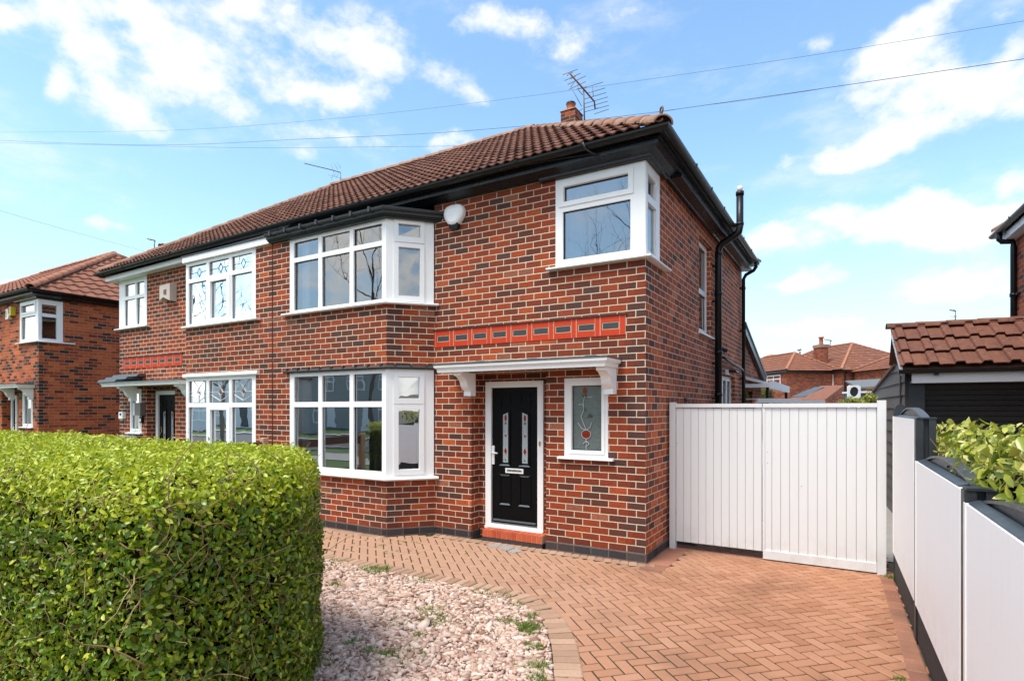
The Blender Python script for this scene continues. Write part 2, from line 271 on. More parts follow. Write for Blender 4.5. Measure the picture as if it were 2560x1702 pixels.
# ------------------------------------------------------------------ objects
BASE = {}
def thing(name, label, cat, loc=(0, 0, 0), group=None, rotz=0.0):
    o = bpy.data.objects.new(name, None); COL.objects.link(o); o.empty_display_size = 0.2
    o.location = loc; o.rotation_euler = (0, 0, rotz); BASE[o] = Vector(loc)
    o['label'] = label; o['category'] = cat
    if group: o['group'] = group
    return o
def tag(o, label=None, cat=None, group=None, kind=None):
    for k, v in (('label', label), ('category', cat), ('group', group), ('kind', kind)):
        if v: o[k] = v
    return o
class MB:
    def __init__(s): s.v = []; s.f = []; s.uv = []; s.mi = []; s.sm = []; s.cur = 0; s.smooth = False
    def face(s, pts, uvs=None):
        i = len(s.v); s.v += [tuple(p) for p in pts]; s.f.append(tuple(range(i, i+len(pts))))
        s.uv.append(uvs if uvs else [(0, 0)]*len(pts)); s.mi.append(s.cur); s.sm.append(s.smooth)
    def raw(s, vs, fs, uvs=None):
        i = len(s.v); s.v += [tuple(p) for p in vs]
        for k, f in enumerate(fs):
            s.f.append(tuple(i+j for j in f)); s.uv.append(uvs[k] if uvs else [(0, 0)]*len(f)); s.mi.append(s.cur); s.sm.append(s.smooth)
    def hexa(s, p):
        """eight corners: bottom ring of four, top ring of four"""
        s.raw(p, [(3, 2, 1, 0), (4, 5, 6, 7), (0, 1, 5, 4), (1, 2, 6, 5), (2, 3, 7, 6), (3, 0, 4, 7)])
    def box(s, a, b):
        x0, y0, z0 = (min(a[i], b[i]) for i in range(3)); x1, y1, z1 = (max(a[i], b[i]) for i in range(3))
        s.hexa([(x0, y0, z0), (x1, y0, z0), (x1, y1, z0), (x0, y1, z0), (x0, y0, z1), (x1, y0, z1), (x1, y1, z1), (x0, y1, z1)])
    def bx(s, P, u0, u1, z0, z1, d0, d1):
        s.hexa([P(u0, z0, d0), P(u1, z0, d0), P(u1, z0, d1), P(u0, z0, d1), P(u0, z1, d0), P(u1, z1, d0), P(u1, z1, d1), P(u0, z1, d1)])
    def bbox(s, a, b, bev=0.006):
        """box with chamfered upper and vertical edges"""
        x0, y0, z0 = a; x1, y1, z1 = b; e = bev
        s.raw([(x0, y0, z0), (x1, y0, z0), (x1, y1, z0), (x0, y1, z0), (x0, y0, z1-e), (x1, y0, z1-e), (x1, y1, z1-e), (x0, y1, z1-e),
               (x0+e, y0+e, z1), (x1-e, y0+e, z1), (x1-e, y1-e, z1), (x0+e, y1-e, z1)],
              [(0, 1, 5, 4), (1, 2, 6, 5), (2, 3, 7, 6), (3, 0, 4, 7), (4, 5, 9, 8), (5, 6, 10, 9), (6, 7, 11, 10), (7, 4, 8, 11), (8, 9, 10, 11)])
    def prism(s, poly, P, d0, d1):
        n = len(poly)
        vs = [P(u, z, d0) for u, z in poly]+[P(u, z, d1) for u, z in poly]
        fs = [tuple(range(n)), tuple(range(2*n-1, n-1, -1))]+[(i, i+n, (i+1) % n+n, (i+1) % n) for i in range(n)]
        s.raw(vs, fs)
    def tube(s, pts, r, n=8, caps=True):
        pts = [Vector(p) for p in pts]; rs = r if isinstance(r, (list, tuple)) else [r]*len(pts)
        sm = s.smooth; s.smooth = True; base = len(s.v); ref = None; cnt = len(pts)
        for i, p in enumerate(pts):
            t = (pts[min(i+1, cnt-1)]-pts[max(i-1, 0)]).normalized()
            if ref is None:
                ref = t.cross(Vector((0, 0, 1)))
                if ref.length < 1e-3: ref = t.cross(Vector((1, 0, 0)))
            ref = (ref-t*ref.dot(t)).normalized(); b = t.cross(ref)
            for k in range(n):
                a = 2*math.pi*k/n
                s.v.append(tuple(p+(ref*math.cos(a)+b*math.sin(a))*rs[i]))
        def add(f):
            s.f.append(f); s.uv.append([(0, 0)]*len(f)); s.mi.append(s.cur); s.sm.append(s.smooth)
        for i in range(cnt-1):
            for k in range(n):
                add((base+i*n+k, base+i*n+(k+1) % n, base+(i+1)*n+(k+1) % n, base+(i+1)*n+k))
        s.smooth = sm
        if caps:
            add(tuple(base+k for k in range(n-1, -1, -1))); add(tuple(base+(cnt-1)*n+k for k in range(n)))
    def lathe(s, c, prof, n=16):
        base = len(s.v); sm = s.smooth; s.smooth = True
        for r, z in prof:
            for k in range(n):
                a = 2*math.pi*k/n; s.v.append((c[0]+r*math.cos(a), c[1]+r*math.sin(a), c[2]+z))
        for i in range(len(prof)-1):
            for k in range(n):
                f = (base+i*n+k, base+i*n+(k+1) % n, base+(i+1)*n+(k+1) % n, base+(i+1)*n+k)
                s.f.append(f); s.uv.append([(0, 0)]*4); s.mi.append(s.cur); s.sm.append(True)
        s.smooth = sm
        for ring, fl in ((0, True), (len(prof)-1, False)):
            f = tuple(base+ring*n+k for k in range(n)); f = f[::-1] if fl else f
            s.f.append(f); s.uv.append([(0, 0)]*n); s.mi.append(s.cur); s.sm.append(False)
    def plate(s, P, u0, u1, z0, z1, holes=(), d0=0.0, d1=0.05, edges=True, reveal=True, rd=None):
        """flat plate in the (u,z) plane with holes; P(u,z,depth) gives the point; reveals run from d0 to d1"""
        us = sorted({u0, u1} | {min(max(h[0], u0), u1) for h in holes} | {min(max(h[1], u0), u1) for h in holes})
        zs = sorted({z0, z1} | {min(max(h[2], z0), z1) for h in holes} | {min(max(h[3], z0), z1) for h in holes})
        inh = lambda u, z: any(h[0] < u < h[1] and h[2] < z < h[3] for h in holes)
        for i in range(len(us)-1):
            for j in range(len(zs)-1):
                a, b, c, d = us[i], us[i+1], zs[j], zs[j+1]
                if b-a < 1e-6 or d-c < 1e-6 or inh((a+b)/2, (c+d)/2): continue
                s.face([P(a, c, d0), P(b, c, d0), P(b, d, d0), P(a, d, d0)], [(a, c), (b, c), (b, d), (a, d)])
        if reveal:
            for h in holes:
                a, b, c, d = h[:4]; D = h[4] if len(h) > 4 else d1
                e_ = (a > u0+1e-6, b < u1-1e-6, c > z0+1e-6, d < z1-1e-6)
                a, b, c, d = max(a, u0), min(b, u1), max(c, z0), min(d, z1)
                if e_[0]: s.face([P(a, c, d0), P(a, c, D), P(a, d, D), P(a, d, d0)], [(a, c), (a+D-d0, c), (a+D-d0, d), (a, d)])
                if e_[1]: s.face([P(b, c, D), P(b, c, d0), P(b, d, d0), P(b, d, D)], [(b-D+d0, c), (b, c), (b, d), (b-D+d0, d)])
                if e_[2]: s.face([P(a, c, D), P(b, c, D), P(b, c, d0), P(a, c, d0)], [(a, c-D+d0), (b, c-D+d0), (b, c), (a, c)])
                if e_[3]: s.face([P(a, d, d0), P(b, d, d0), P(b, d, D), P(a, d, D)], [(a, d), (b, d), (b, d+D-d0), (a, d+D-d0)])
        if edges:
            for (a, b) in (((u0, z0), (u1, z0)), ((u1, z0), (u1, z1)), ((u1, z1), (u0, z1)), ((u0, z1), (u0, z0))):
                s.face([P(*a, d1), P(*b, d1), P(*b, d0), P(*a, d0)])
    def build(s, name, mat, parent=None, label=None):
        mats = mat if isinstance(mat, (list, tuple)) else [mat]
        root = parent
        while root is not None and root.parent is not None: root = root.parent
        off = BASE.get(root, Vector((0, 0, 0)))
        me = bpy.data.meshes.new(name)
        me.from_pydata([(x-off.x, y-off.y, z-off.z) for x, y, z in s.v], [], s.f)
        ul = me.uv_layers.new(name='UVMap')
        ul.data.foreach_set('uv', [c for f in s.uv for p in f for c in p])
        me.polygons.foreach_set('material_index', s.mi); me.polygons.foreach_set('use_smooth', s.sm)
        for m in mats: me.materials.append(M[m] if isinstance(m, str) else m)
        me.update()
        o = bpy.data.objects.new(name, me); COL.objects.link(o)
        if parent: o.parent = parent
        if label: o['label'] = label
        return o
def np_mesh(name, V, F, mat, parent=None, off=None):
    """many small faces at once: V (n,3) float, F (m,k) int"""
    me = bpy.data.meshes.new(name); k = F.shape[1]
    if off is not None: V = V-np.array(off)
    me.vertices.add(len(V)); me.vertices.foreach_set('co', V.astype(np.float32).ravel())
    me.loops.add(F.size); me.loops.foreach_set('vertex_index', F.astype(np.int32).ravel())
    me.polygons.add(len(F)); me.polygons.foreach_set('loop_start', np.arange(0, F.size, k, dtype=np.int32))
    me.polygons.foreach_set('loop_total', np.full(len(F), k, np.int32))
    me.update(calc_edges=True); me.validate()
    me.materials.append(M[mat])
    o = bpy.data.objects.new(name, me); COL.objects.link(o)
    if parent: o.parent = parent
    return o
def plane(O, a, n):
    O, a, n = Vector(O), Vector(a).normalized(), Vector(n).normalized()
    def P(u, z, d=0.0):
        return Vector((O.x+a.x*u-n.x*d, O.y+a.y*u-n.y*d, O.z+z))
    return P
def sweep(mb, path, prof, zf=None, caps=True, smooth=False):
    """closed or open profile [(out, z)] swept along a plan polyline; out points to the right of travel"""
    n = len(path); rings = []
    for i in range(n):
        p = Vector(path[i]); ns = []
        if i > 0: d = (p-Vector(path[i-1])).normalized(); ns.append(Vector((d.y, -d.x)))
        if i < n-1: d = (Vector(path[i+1])-p).normalized(); ns.append(Vector((d.y, -d.x)))
        nn = ns[0] if len(ns) == 1 else (ns[0]+ns[1])/(1+ns[0].dot(ns[1]))
        dz = zf(p) if zf else 0
        rings.append([(p.x+nn.x*o, p.y+nn.y*o, z+dz) for o, z in prof])
    k = len(prof); sm = mb.smooth; mb.smooth = smooth
    for i in range(n-1):
        mb.raw(rings[i]+rings[i+1], [(j, (j+1) % k, (j+1) % k+k, j+k) for j in range(k)])
    mb.smooth = False
    if caps: mb.face(rings[0]); mb.face(rings[-1])
    mb.smooth = sm
def tile_slope(mb, A, B, Cc, D, course=0.29, pitch=0.135, amp=0.027, lift=0.044, seg=6, prof=None, tw=0.27, uoff=0.0):
    A, B, Cc, D = map(Vector, (A, B, Cc, D))
    ax = (B-A).normalized(); n = ax.cross(D-A).normalized()
    if n.z < 0: n = -n
    up = n.cross(ax)
    if up.dot(D-A) < 0: up = -up
    Ls = up.dot(D-A); L = (B-A).length
    fa, fb = ax.dot(D-A)/Ls, ax.dot(Cc-B)/Ls
    h = prof or (lambda u: amp*(0.5+0.5*math.cos(2*math.pi*u/pitch))**1.3)
    K = max(1, int(math.ceil(Ls/course)))
    for k in range(K):
        s0, s1 = k*course, min((k+1)*course+0.015, Ls)
        a0, b0, a1, b1 = fa*s0, L+fb*s0, fa*s1, L+fb*s1
        if b0-a0 < 0.02: break
        st = pitch/seg; i0, i1 = int(math.floor(min(a0, a1)/st)), int(math.ceil(max(b0, b1)/st))
        lo, hi, ri, uvs = [], [], [], []
        jit = random.uniform(-.004, .004)
        for i in range(i0, i1+1):
            u = i*st; ua, ub = min(max(u, a0), b0), min(max(u, a1), max(b1, a1))
            lo.append(A+ax*ua+up*(s0+jit)+n*(h(ua+uoff)+lift)); ri.append(A+ax*ua+up*(s0+jit)+n*(h(ua+uoff)+lift-0.017))
            hi.append(A+ax*ub+up*s1+n*(h(ub+uoff)+0.003)); uvs.append(ua/tw)
        m = len(lo); vs = lo+hi+ri; fs, fu = [], []
        sm = mb.smooth
        for i in range(m-1):
            q = [(uvs[i], k+.5), (uvs[i+1]-1e-4, k+.5)]
            fs.append((i, i+1, m+i+1, m+i)); fu.append([(q[0][0]+1e-4, k+.5), q[1], q[1], (q[0][0]+1e-4, k+.5)])
        mb.smooth = False; mb.raw(vs, fs, fu)
        mb.raw(lo+ri, [(m+i, m+i+1, i+1, i) for i in range(m-1)], [[(uvs[i]+1e-4, k+.5)]*4 for i in range(m-1)])
        mb.smooth = sm
def cap_tiles(mb, p0, p1, r=0.12, seg=0.38, n=10, lift=0.0, squash=0.8):
    """overlapping half-round tiles laid from p0 (low end) to p1"""
    p0, p1 = Vector(p0), Vector(p1); d = (p1-p0); L = d.length; d.normalize()
    side = d.cross(Vector((0, 0, 1))).normalized(); up = side.cross(d)
    if up.z < 0: up = -up
    K = max(1, int(round(L/seg)))
    for k in range(K):
        a, b = p0+d*(L*k/K-0.02), p0+d*(L*(k+1)/K+0.02)
        r0, r1 = r*1.08, r*0.94; vs = []
        for p, rr in ((a, r0), (b, r1)):
            for q in (rr, rr-0.022):
                for i in range(n+1):
                    t = math.pi*i/n
                    vs.append(p+side*math.cos(t)*q+up*(math.sin(t)*q*squash+lift-0.03))
        m = n+1; fs = []
        for i in range(n):
            fs.append((i, i+1, 2*m+i+1, 2*m+i)); fs.append((m+i, i+m+1, i+1, i))
        mb.smooth = True; mb.raw(vs, fs, [[(k+.5, 7.5)]*4]*len(fs)); mb.smooth = False
def ground_poly(name, pts, z, mat, kind='structure'):
    mb = MB(); mb.face([(x, y, z) for x, y in pts]); o = mb.build(name, mat); o['kind'] = kind; return o
SKYTINT = (1.04, 1.19, 1.17); HAZECOL = (2.9, 3.25, 3.6); CLOUD_A = (3.55, 3.68, 3.82); CLOUD_B = (4.2, 4.2, 4.2); CLOUD_FILL = (6.7, 6.5, 6.2)
SUN_E, SUN_A, EXPO, SKY_S = 2.0, 24.0, 1.12, 0.13
# ------------------------------------------------------------------ windows
def window(parent, P, u0, u1, z0, z1, panes, d=0.0, thick=0.07, glass='glass', sashes=(), sill=None, name='window', label=None, mat='white', tilt=0.004):
    f = MB(); f.plate(P, u0, u1, z0, z1, panes, d, d+thick)
    # glazing bead: thin dark gasket line round each pane
    for (a, b, c, e) in sashes:
        hs = [(max(p[0]-.004, a+.01), min(p[1]+.004, b-.01), max(p[2]-.004, c+.01), min(p[3]+.004, e-.01)) for p in panes if p[0] >= a and p[1] <= b and p[2] >= c and p[3] <= e]
        f.plate(P, a, b, c, e, hs, d-0.014, d+0.001)
    fo = f.build(name, mat, parent, label)
    g = MB(); ga = MB()
    for (a, b, c, e) in panes:
        t = [random.uniform(-tilt, tilt) for _ in range(3)]
        t.append(t[0]+t[2]-t[1])
        dd = d+thick*0.55
        g.face([P(a-.005, c-.005, dd+t[0]), P(b+.005, c-.005, dd+t[1]), P(b+.005, e+.005, dd+t[2]), P(a-.005, e+.005, dd+t[3])])
        w = 0.007
        for r in ((a, b, c, c+w), (a, b, e-w, e), (a, a+w, c+w, e-w), (b-w, b, c+w, e-w)):
            ga.bx(P, *r, dd-0.012, dd-0.006)
    g.build('glass', glass, fo); ga.build('gasket', 'blackpvc', fo)
    if sill:
        s = MB(); a, b, out, zt, th = sill
        s.hexa([P(a, zt-th, -out), P(b, zt-th, -out), P(b, zt-th, d+.03), P(a, zt-th, d+.03), P(a, zt-.012, -out), P(b, zt-.012, -out), P(b, zt, d+.03), P(a, zt, d+.03)])
        s.build('sill', mat, fo)
    return fo
def scroll_bracket(mb, Pc, u0, u1, proj, zt, zb):
    """console bracket: S-curved front edge, seen from the side"""
    H = zt-zb; prof = [(0.0, zt), (proj, zt), (proj, zt-.13*H), (proj*.86, zt-.17*H)]
    for i in range(1, 9):
        t = i/8; prof.append((proj*(.86-.56*t)+.10*proj*math.sin(2*math.pi*t)*-.6, zt-H*(.17+.63*t)))
    prof += [(proj*.34, zt-.84*H), (proj*.34, zt-H), (0.0, zt-H)]
    n = len(prof)
    vs = [Pc(u0, z, -o) for o, z in prof]+[Pc(u1, z, -o) for o, z in prof]
    mb.raw(vs, [tuple(range(n)), tuple(range(2*n-1, n-1, -1))]+[(i, i+n, (i+1) % n+n, (i+1) % n) for i in range(n)])
def circle(cx, cz, rx, rz, n=10, a0=0.0):
    return [(cx+rx*math.cos(a0+2*math.pi*i/n), cz+rz*math.sin(a0+2*math.pi*i/n)) for i in range(n)]
def line_strip(mb, P, pts, w, d):
    for (a, b) in zip(pts[:-1], pts[1:]):
        mb.tube([P(a[0], a[1], d), P(b[0], b[1], d)], w/2, 5, False)

def half(root, x0, m, o):
    """one dwelling of a pair; corner of front and side wall at x0, local u runs to -6.03 at the party wall"""
    a = (m, 0, 0); BR, BS = o.get('brick', 'brick'), o.get('brick_side', 'brick_side')
    PF = plane((x0, 0, 0), a, (0, -1, 0)); PB = plane((x0, -.51, 0), a, (0, -1, 0)); PS = plane((x0, 0, 0), (0, 1, 0), (m, 0, 0))
    C, J = Vector((x0-3.55*m, -.51, 0)), Vector((x0-3.10*m, 0, 0))
    PA = plane(C, J-C, ((J-C).y*m, -(J-C).x*m, 0)); LA = (J-C).length
    zt = 4.72
    ra, rb, rtop = o.get('recess', (-2.455, -1.297, 2.265))
    wa, wb, wz0, wz1 = o.get('sidewin', (-1.047, -.459, 1.2, 2.175))
    cw0 = -1.16; cz0, cz1 = 3.56, 4.672
    # ---- brick walls
    w = MB()
    holes = [(cw0, 0.5, cz0, cz1, .10), (ra, rb, -1, rtop, .20), (wa, wb, wz0, wz1, .09)]
    w.plate(PF, -3.10, 0, 0, zt, holes, 0, .1, edges=False)
    da, db, dz0, dz1 = o.get('door', (-2.335, -1.428, .145, 2.163))
    w.plate(PF, ra, rb, 0, rtop, [(da, db, -1, dz1)], .20, .30, edges=False)
    w.plate(PB, -6.03, -3.55, 0, 4.55, [(-5.6, -3, .80, 2.36), (-5.6, -3, 3.262, 4.47)], 0, .08, edges=False)
    w.plate(PA, 0, LA, 0, 4.55, [(-1, LA+1, .80, 2.36), (-1, LA+1, 3.262, 4.47)], 0, .06, edges=False)
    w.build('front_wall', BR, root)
    w = MB()
    sh = [(-1, .54, cz0, cz1, .10)]
    if o.get('sidewall', True): sh += [(2.644, 3.546, 2.985, 4.5, .09), (4.45, 5.75, -1, 2.42, .09)]
    w.plate(PS, 0, 6.6, 0, zt, sh, 0, .09, edges=False)
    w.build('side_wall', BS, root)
    # ---- blue brick plinth
    p = MB(); k = .012
    def strip(P, u0, u1, top):
        p.face([P(u0, -.02, -k), P(u1, -.02, -k), P(u1, top, -k), P(u0, top, -k)], [(u0, 0), (u1, 0), (u1, top+.005), (u0, top+.005)])
        p.face([P(u0, top, -k), P(u1, top, -k), P(u1, top+.004, .001), P(u0, top+.004, .001)], [(u0, top), (u1, top), (u1, top+.01), (u0, top+.01)])
    strip(PF, rb, k, .112); strip(PF, -3.09, ra, .112); strip(PA, 0, LA, .112); strip(PB, -6.03, -3.545, .112); strip(PS, -k, 6.6, .112)
    PR = plane((x0+ra*m, 0, 0), (0, 1, 0), (m, 0, 0)); strip(PR, -k, .2, .112)
    p.build('plinth', 'plinth', root)
    # ---- bay windows
    gl = o.get('glass_low', 'glass_low'); gu = o.get('glass_up', 'glass')
    for (z0, z1, gb, gt, t0, t1, kind) in ((3.262, 4.47, 3.335, 4.40, 4.088, 4.158, 'up'), (.80, 2.36, .906, 2.29, 1.816, 1.897, 'low')):
        G = gu if kind == 'up' else gl
        cols = [(-5.50, -4.94), (-4.86, -4.27), (-4.19, -3.63)]
        panes = [(c0, c1, gb, t0) for c0, c1 in cols]+[(c0, c1, t1, gt) for c0, c1 in cols]
        sash = []
        if o.get('sash_mid'):
            panes[1] = (-4.80, -4.33, gb+.06, t0-.05); sash = [(-4.90, -4.23, gb-.01, t0+.015)]
        bay = window(root, PB, -5.6, -3.55, z0+.006, z1-.01, panes, -.004, .07, G, sash, None, 'bay_window')
        if kind == 'up': ap = [(.17, .468, 3.388, 4.066), (.17, .47, 4.226, 4.396)]; asash = [(.103, .531, 3.304, 4.124), (.103, .531, 4.144, 4.458)]
        else: ap = [(.17, .46, .935, 1.777), (.17, .46, 1.94, 2.235)]; asash = [(.102, .529, .862, 1.848), (.102, .529, 1.861, 2.30)]
        q = MB(); q.plate(PA, 0.0, LA-.012, z0+.006, z1-.01, ap, -.004, .06); q2 = MB()
        for s_ in asash:
            q.plate(PA, *s_, [(p_[0]-.004, p_[1]+.004, p_[2]-.004, p_[3]+.004) for p_ in ap if p_[2] > s_[2] and p_[3] < s_[3]], -.02, -.003)
        so = q.build('side_casement', 'white', bay)
        g = MB()
        for b_ in ap:
            g.face([PA(b_[0]-.004, b_[2]-.004, .03), PA(b_[1]+.004, b_[2]-.004, .033), PA(b_[1]+.004, b_[3]+.004, .029), PA(b_[0]-.004, b_[3]+.004, .03)])
        g.build('side_glass', G, bay)
        s = MB(); path = [(x0-5.72*m, -.51), (C.x, C.y), (J.x+.03*m, J.y+.034)]
        if m < 0: path = path[::-1]
        zs = 3.262 if kind == 'up' else .80
        if kind == 'low': zs = .795
        sweep(s, path, [(-.05, zs-.005), (.075, zs-.005), (.085, zs+.012), (.075, zs+.026), (.0, zs+.038), (-.05, zs+.038)])
        s.build('sill', 'white', bay)
        if o.get('curtain', True):
            for side, (c0, c1) in enumerate(o.get('curtains', [(-5.52, -5.36)])):
                cu = MB(); pts = [(c0+(c1-c0)*i/14, .17+.025*math.sin(i*1.9)) for i in range(15)]
                for (ua, dda), (ub, ddb) in zip(pts[:-1], pts[1:]):
                    cu.face([PB(ua, gb-.1, dda), PB(ub, gb-.1, ddb), PB(ub, gt+.05, ddb), PB(ua, gt+.05, dda)])
                cu.build('curtain', 'curtain', bay)
        if o.get('leads'):
            L = MB(); dz = -.004+.07*.55-.006
            for c0, c1 in ([(p_[0], p_[1]) for p_ in panes[3:]]):
                mx = (c0+c1)/2; mz = (t1+gt)/2-.01; r = .062; W = .009 if kind == 'up' else .013
                line_strip(L, PB, [(c0, mz), (mx-r, mz)], W, dz); line_strip(L, PB, [(mx+r, mz), (c1, mz)], W, dz)
                line_strip(L, PB, [(mx-r, mz), (mx, mz+r*1.3), (mx+r, mz), (mx, mz-r*1.3), (mx-r, mz)], W, dz)
                line_strip(L, PB, [(mx, mz-r*1.3), (mx, t1)], W, dz)
                if kind == 'low':
                    line_strip(L, PB, [(c0+.02, mz-.05), (mx, t1+.03), (c1-.02, mz-.05)], W, dz)
                    line_strip(L, PB, [(mx-.16, gt), (mx-.07, gt-.07), (mx, mz+r*1.3), (mx+.07, gt-.07), (mx+.16, gt)], W, dz)
                    L.cur = 1; L.prism(circle(mx, mz, .021, .027, 4), PB, dz-.004, dz+.004); L.cur = 0
            L.build('leaded_light', ['camedark' if kind == 'up' else 'came', 'redglass'], bay)
    # lead flashing over the lower bay window
    fl = MB(); path = [(x0-5.70*m, -.51), (C.x, C.y), (J.x+.03*m, J.y+.034)]
    if m < 0: path = path[::-1]
    if o.get('bay_flash', True):
        sweep(fl, path, [(-.02, 2.352), (.055, 2.352), (.065, 2.372), (.05, 2.392), (-.02, 2.412)])
        for i in range(9):
            fl.bx(PB, -5.62+i*.25, -5.595+i*.25, 2.35, 2.418, -.064, -.02)
        for i in range(3): fl.bx(PA, .1+i*.22, .125+i*.22, 2.35, 2.418, -.064, -.02)
    else:
        sweep(fl, path, [(-.02, 2.352), (.05, 2.352), (.06, 2.375), (.05, 2.42), (-.02, 2.43)])
    fl.build('bay_flashing', 'lead' if o.get('bay_flash', True) else 'white', root)
    # bay head fascia
    bf = MB(); path = [(x0-6.03*m, -.51), (C.x, C.y), (J.x+.12*m, J.y+.136)]
    if m < 0: path = path[::-1]
    if o.get('bayfascia', 'black') == 'black':
        sweep(bf, path, [(-.05, 4.452), (.07, 4.452), (.075, 4.472), (.095, 4.475), (.10, 4.492), (.12, 4.497), (.125, 4.53), (-.05, 4.545)])
        bf.build('bay_fascia', 'black', root)
        bg = MB(); sweep(bg, path, [(-.05, 4.54), (.14, 4.535), (.165, 4.55), (.17, 4.575), (.15, 4.585), (-.3, 4.66)])
        for i in range(7): bg.bx(PB, -5.9+i*.36, -5.86+i*.36, 4.53, 4.60, -.178, -.05)
        bg.build('bay_gutter', 'lead', root)
    else:
        sweep(bf, path, [(-.05, 4.462), (.06, 4.462), (.062, 4.562), (-.05, 4.57)])
        bf.build('bay_fascia', 'white', root)
        bg = MB(); sweep(bg, path, [(-.05, 4.565), (.08, 4.566), (.08, 4.585), (-.3, 4.66)])
        bg.build('bay_cover', 'lead', root)
    # ---- corner window
    gc = o.get('glass_corner', 'glass_blue')
    cp = o.get('corner_panes', [(-1.058, -.181, 3.656, 4.253), (-1.042, -.209, 4.377, 4.556)])
    cwn = window(root, PF, cw0, 0.0, cz0+.02, cz1-.006, cp, -.006, .07, gc, [] if 'corner_panes' in o else [(-1.106, -.144, 4.315, 4.616)], None, 'corner_window')
    sp = [(.075, .40, 3.64, 4.212), (.075, .40, 4.30, 4.535)]
    q = MB(); q.plate(PS, .066, .537, cz0+.02, cz1-.006, sp, -.006, .07); q.build('side_casement', 'white', cwn)
    q = MB(); q.bx(PF, -.002, .006, cz0+.02, cz1-.006, -.006, .07); q.build('corner_post', 'white', cwn)
    g = MB()
    for b_ in sp: g.face([PS(b_[0], b_[2], .03), PS(b_[1], b_[2], .03), PS(b_[1], b_[3], .03), PS(b_[0], b_[3], .03)])
    g.build('side_glass', 'glass', cwn)
    s = MB(); path = [(x0-1.26*m, 0), (x0, 0), (x0, .80)] if m > 0 else [(x0, .80), (x0, 0), (x0+1.26, 0)]
    sweep(s, path, [(-.08, 3.54), (.075, 3.535), (.085, 3.545), (.08, 3.56), (-.02, 3.585), (-.08, 3.585)]); s.build('sill', 'white', cwn)
    if o.get('curtain', True):
        cu = MB()
        for i in range(10):
            ua, ub = -1.06+.019*i, -1.06+.019*(i+1)
            cu.face([PF(ua, 3.6, .2+.02*math.sin(i*2.)), PF(ub, 3.6, .2+.02*math.sin(i*2.+2)), PF(ub-.03, 4.6, .2+.02*math.sin(i*2.+2)), PF(ua-.0, 4.6, .2+.02*math.sin(i*2.))])
        cu.build('curtain', 'curtain', cwn)
    hb = MB(); path = [(x0-1.36*m, 0), (x0, 0), (x0, .68)] if m > 0 else [(x0, .68), (x0, 0), (x0+1.36, 0)]
    sweep(hb, path, [(-.04, 4.668), (.055, 4.668), (.075, 4.684), (.08, 4.725), (-.04, 4.725)]); hb.build('window_head', o.get('eave_mat', 'black'), root)
    # ---- front door
    P = PF
    df = MB(); fd = .165
    df.plate(P, da, db, dz0, dz1, [(da+.09, db-.085, dz0+.068, dz1-.082)], fd, fd+.08)
    df.bx(P, da+.0, db, dz0-.0, dz0+.03, fd-.025, fd-.001)
    fdo = df.build('door_frame', 'white', root)
    D = MB(); dd = fd+.035; a0, a1 = da+.092, db-.087; b0, b1 = dz0+.07, dz1-.084
    gp = [[(-2.08, 1.043), (-1.963, 1.043), (-1.963, 1.767), (-2.08, 1.719)], [(-1.776, 1.043), (-1.658, 1.043), (-1.658, 1.719), (-1.776, 1.767)]]
    sft = da+2.335
    gp = [[(u+sft, z) for u, z in q_] for q_ in gp]
    D.plate(P, a0, a1, b0, b1, [], dd, dd+.05)
    def moulding(poly, w, dep, mat=None):
        n = len(poly); cx = sum(u for u, z in poly)/n; cz = sum(z for u, z in poly)/n
        for i in range(n):
            p0, p1 = Vector(poly[i]), Vector(poly[(i+1) % n]); t = (p1-p0).normalized(); nn = Vector((t.y, -t.x))
            D.prism([tuple(p0-t*w*.5-nn*w*.5), tuple(p1+t*w*.5-nn*w*.5), tuple(p1+t*w*.5+nn*w*.5), tuple(p0-t*w*.5+nn*w*.5)], P, dd-dep-.0007*i, dd)
    for q_ in gp: moulding(q_, .03, .012)
    for sx in (sft,):
        moulding([(-2.10+sx, 1.80), (-1.955+sx, 1.855), (-1.955+sx, 1.975), (-2.10+sx, 1.975)], .022, .007)
        moulding([(-1.785+sx, 1.855), (-1.64+sx, 1.80), (-1.64+sx, 1.975), (-1.785+sx, 1.975)], .022, .007)
        moulding([(-2.11+sx, .485), (-1.95+sx, .485), (-1.95+sx, .88), (-2.11+sx, .88)], .022, .007)
        moulding([(-1.80+sx, .485), (-1.64+sx, .485), (-1.64+sx, .88), (-1.80+sx, .88)], .022, .007)
    D.cur = 1
    for (ua, ub, z_) in ((-2.117, -1.95, 1.022), (-1.812, -1.638, 1.022), (-2.115, -1.945, .487), (-1.815, -1.638, .487)):
        D.hexa([P(ua+sft, z_-.008, dd-.02), P(ub+sft, z_-.008, dd-.02), P(ub+sft, z_-.008, dd), P(ua+sft, z_-.008, dd), P(ua+.02+sft, z_+.012, dd-.012), P(ub-.02+sft, z_+.012, dd-.012), P(ub-.02+sft, z_+.012, dd), P(ua+.02+sft, z_+.012, dd)])
    for (ua, ub) in ((-2.112, -1.95), (-1.80, -1.64)):
        D.hexa([P(ua+.025+sft, .872, dd-.012), P(ub-.025+sft, .872, dd-.012), P(ub-.025+sft, .872, dd), P(ua+.025+sft, .872, dd), P(ua+sft, .892, dd-.02), P(ub+sft, .892, dd-.02), P(ub+sft, .892, dd), P(ua+sft, .892, dd)])
    D.bx(P, a0+.03, a1-.03, .255+dz0-.145, .275+dz0-.145, dd-.03, dd); D.bx(P, a0, a1, b0, b0+.018, dd-.022, dd)
    door = D.build('door', ['doorblack', 'greymould'], root)
    sg = MB()
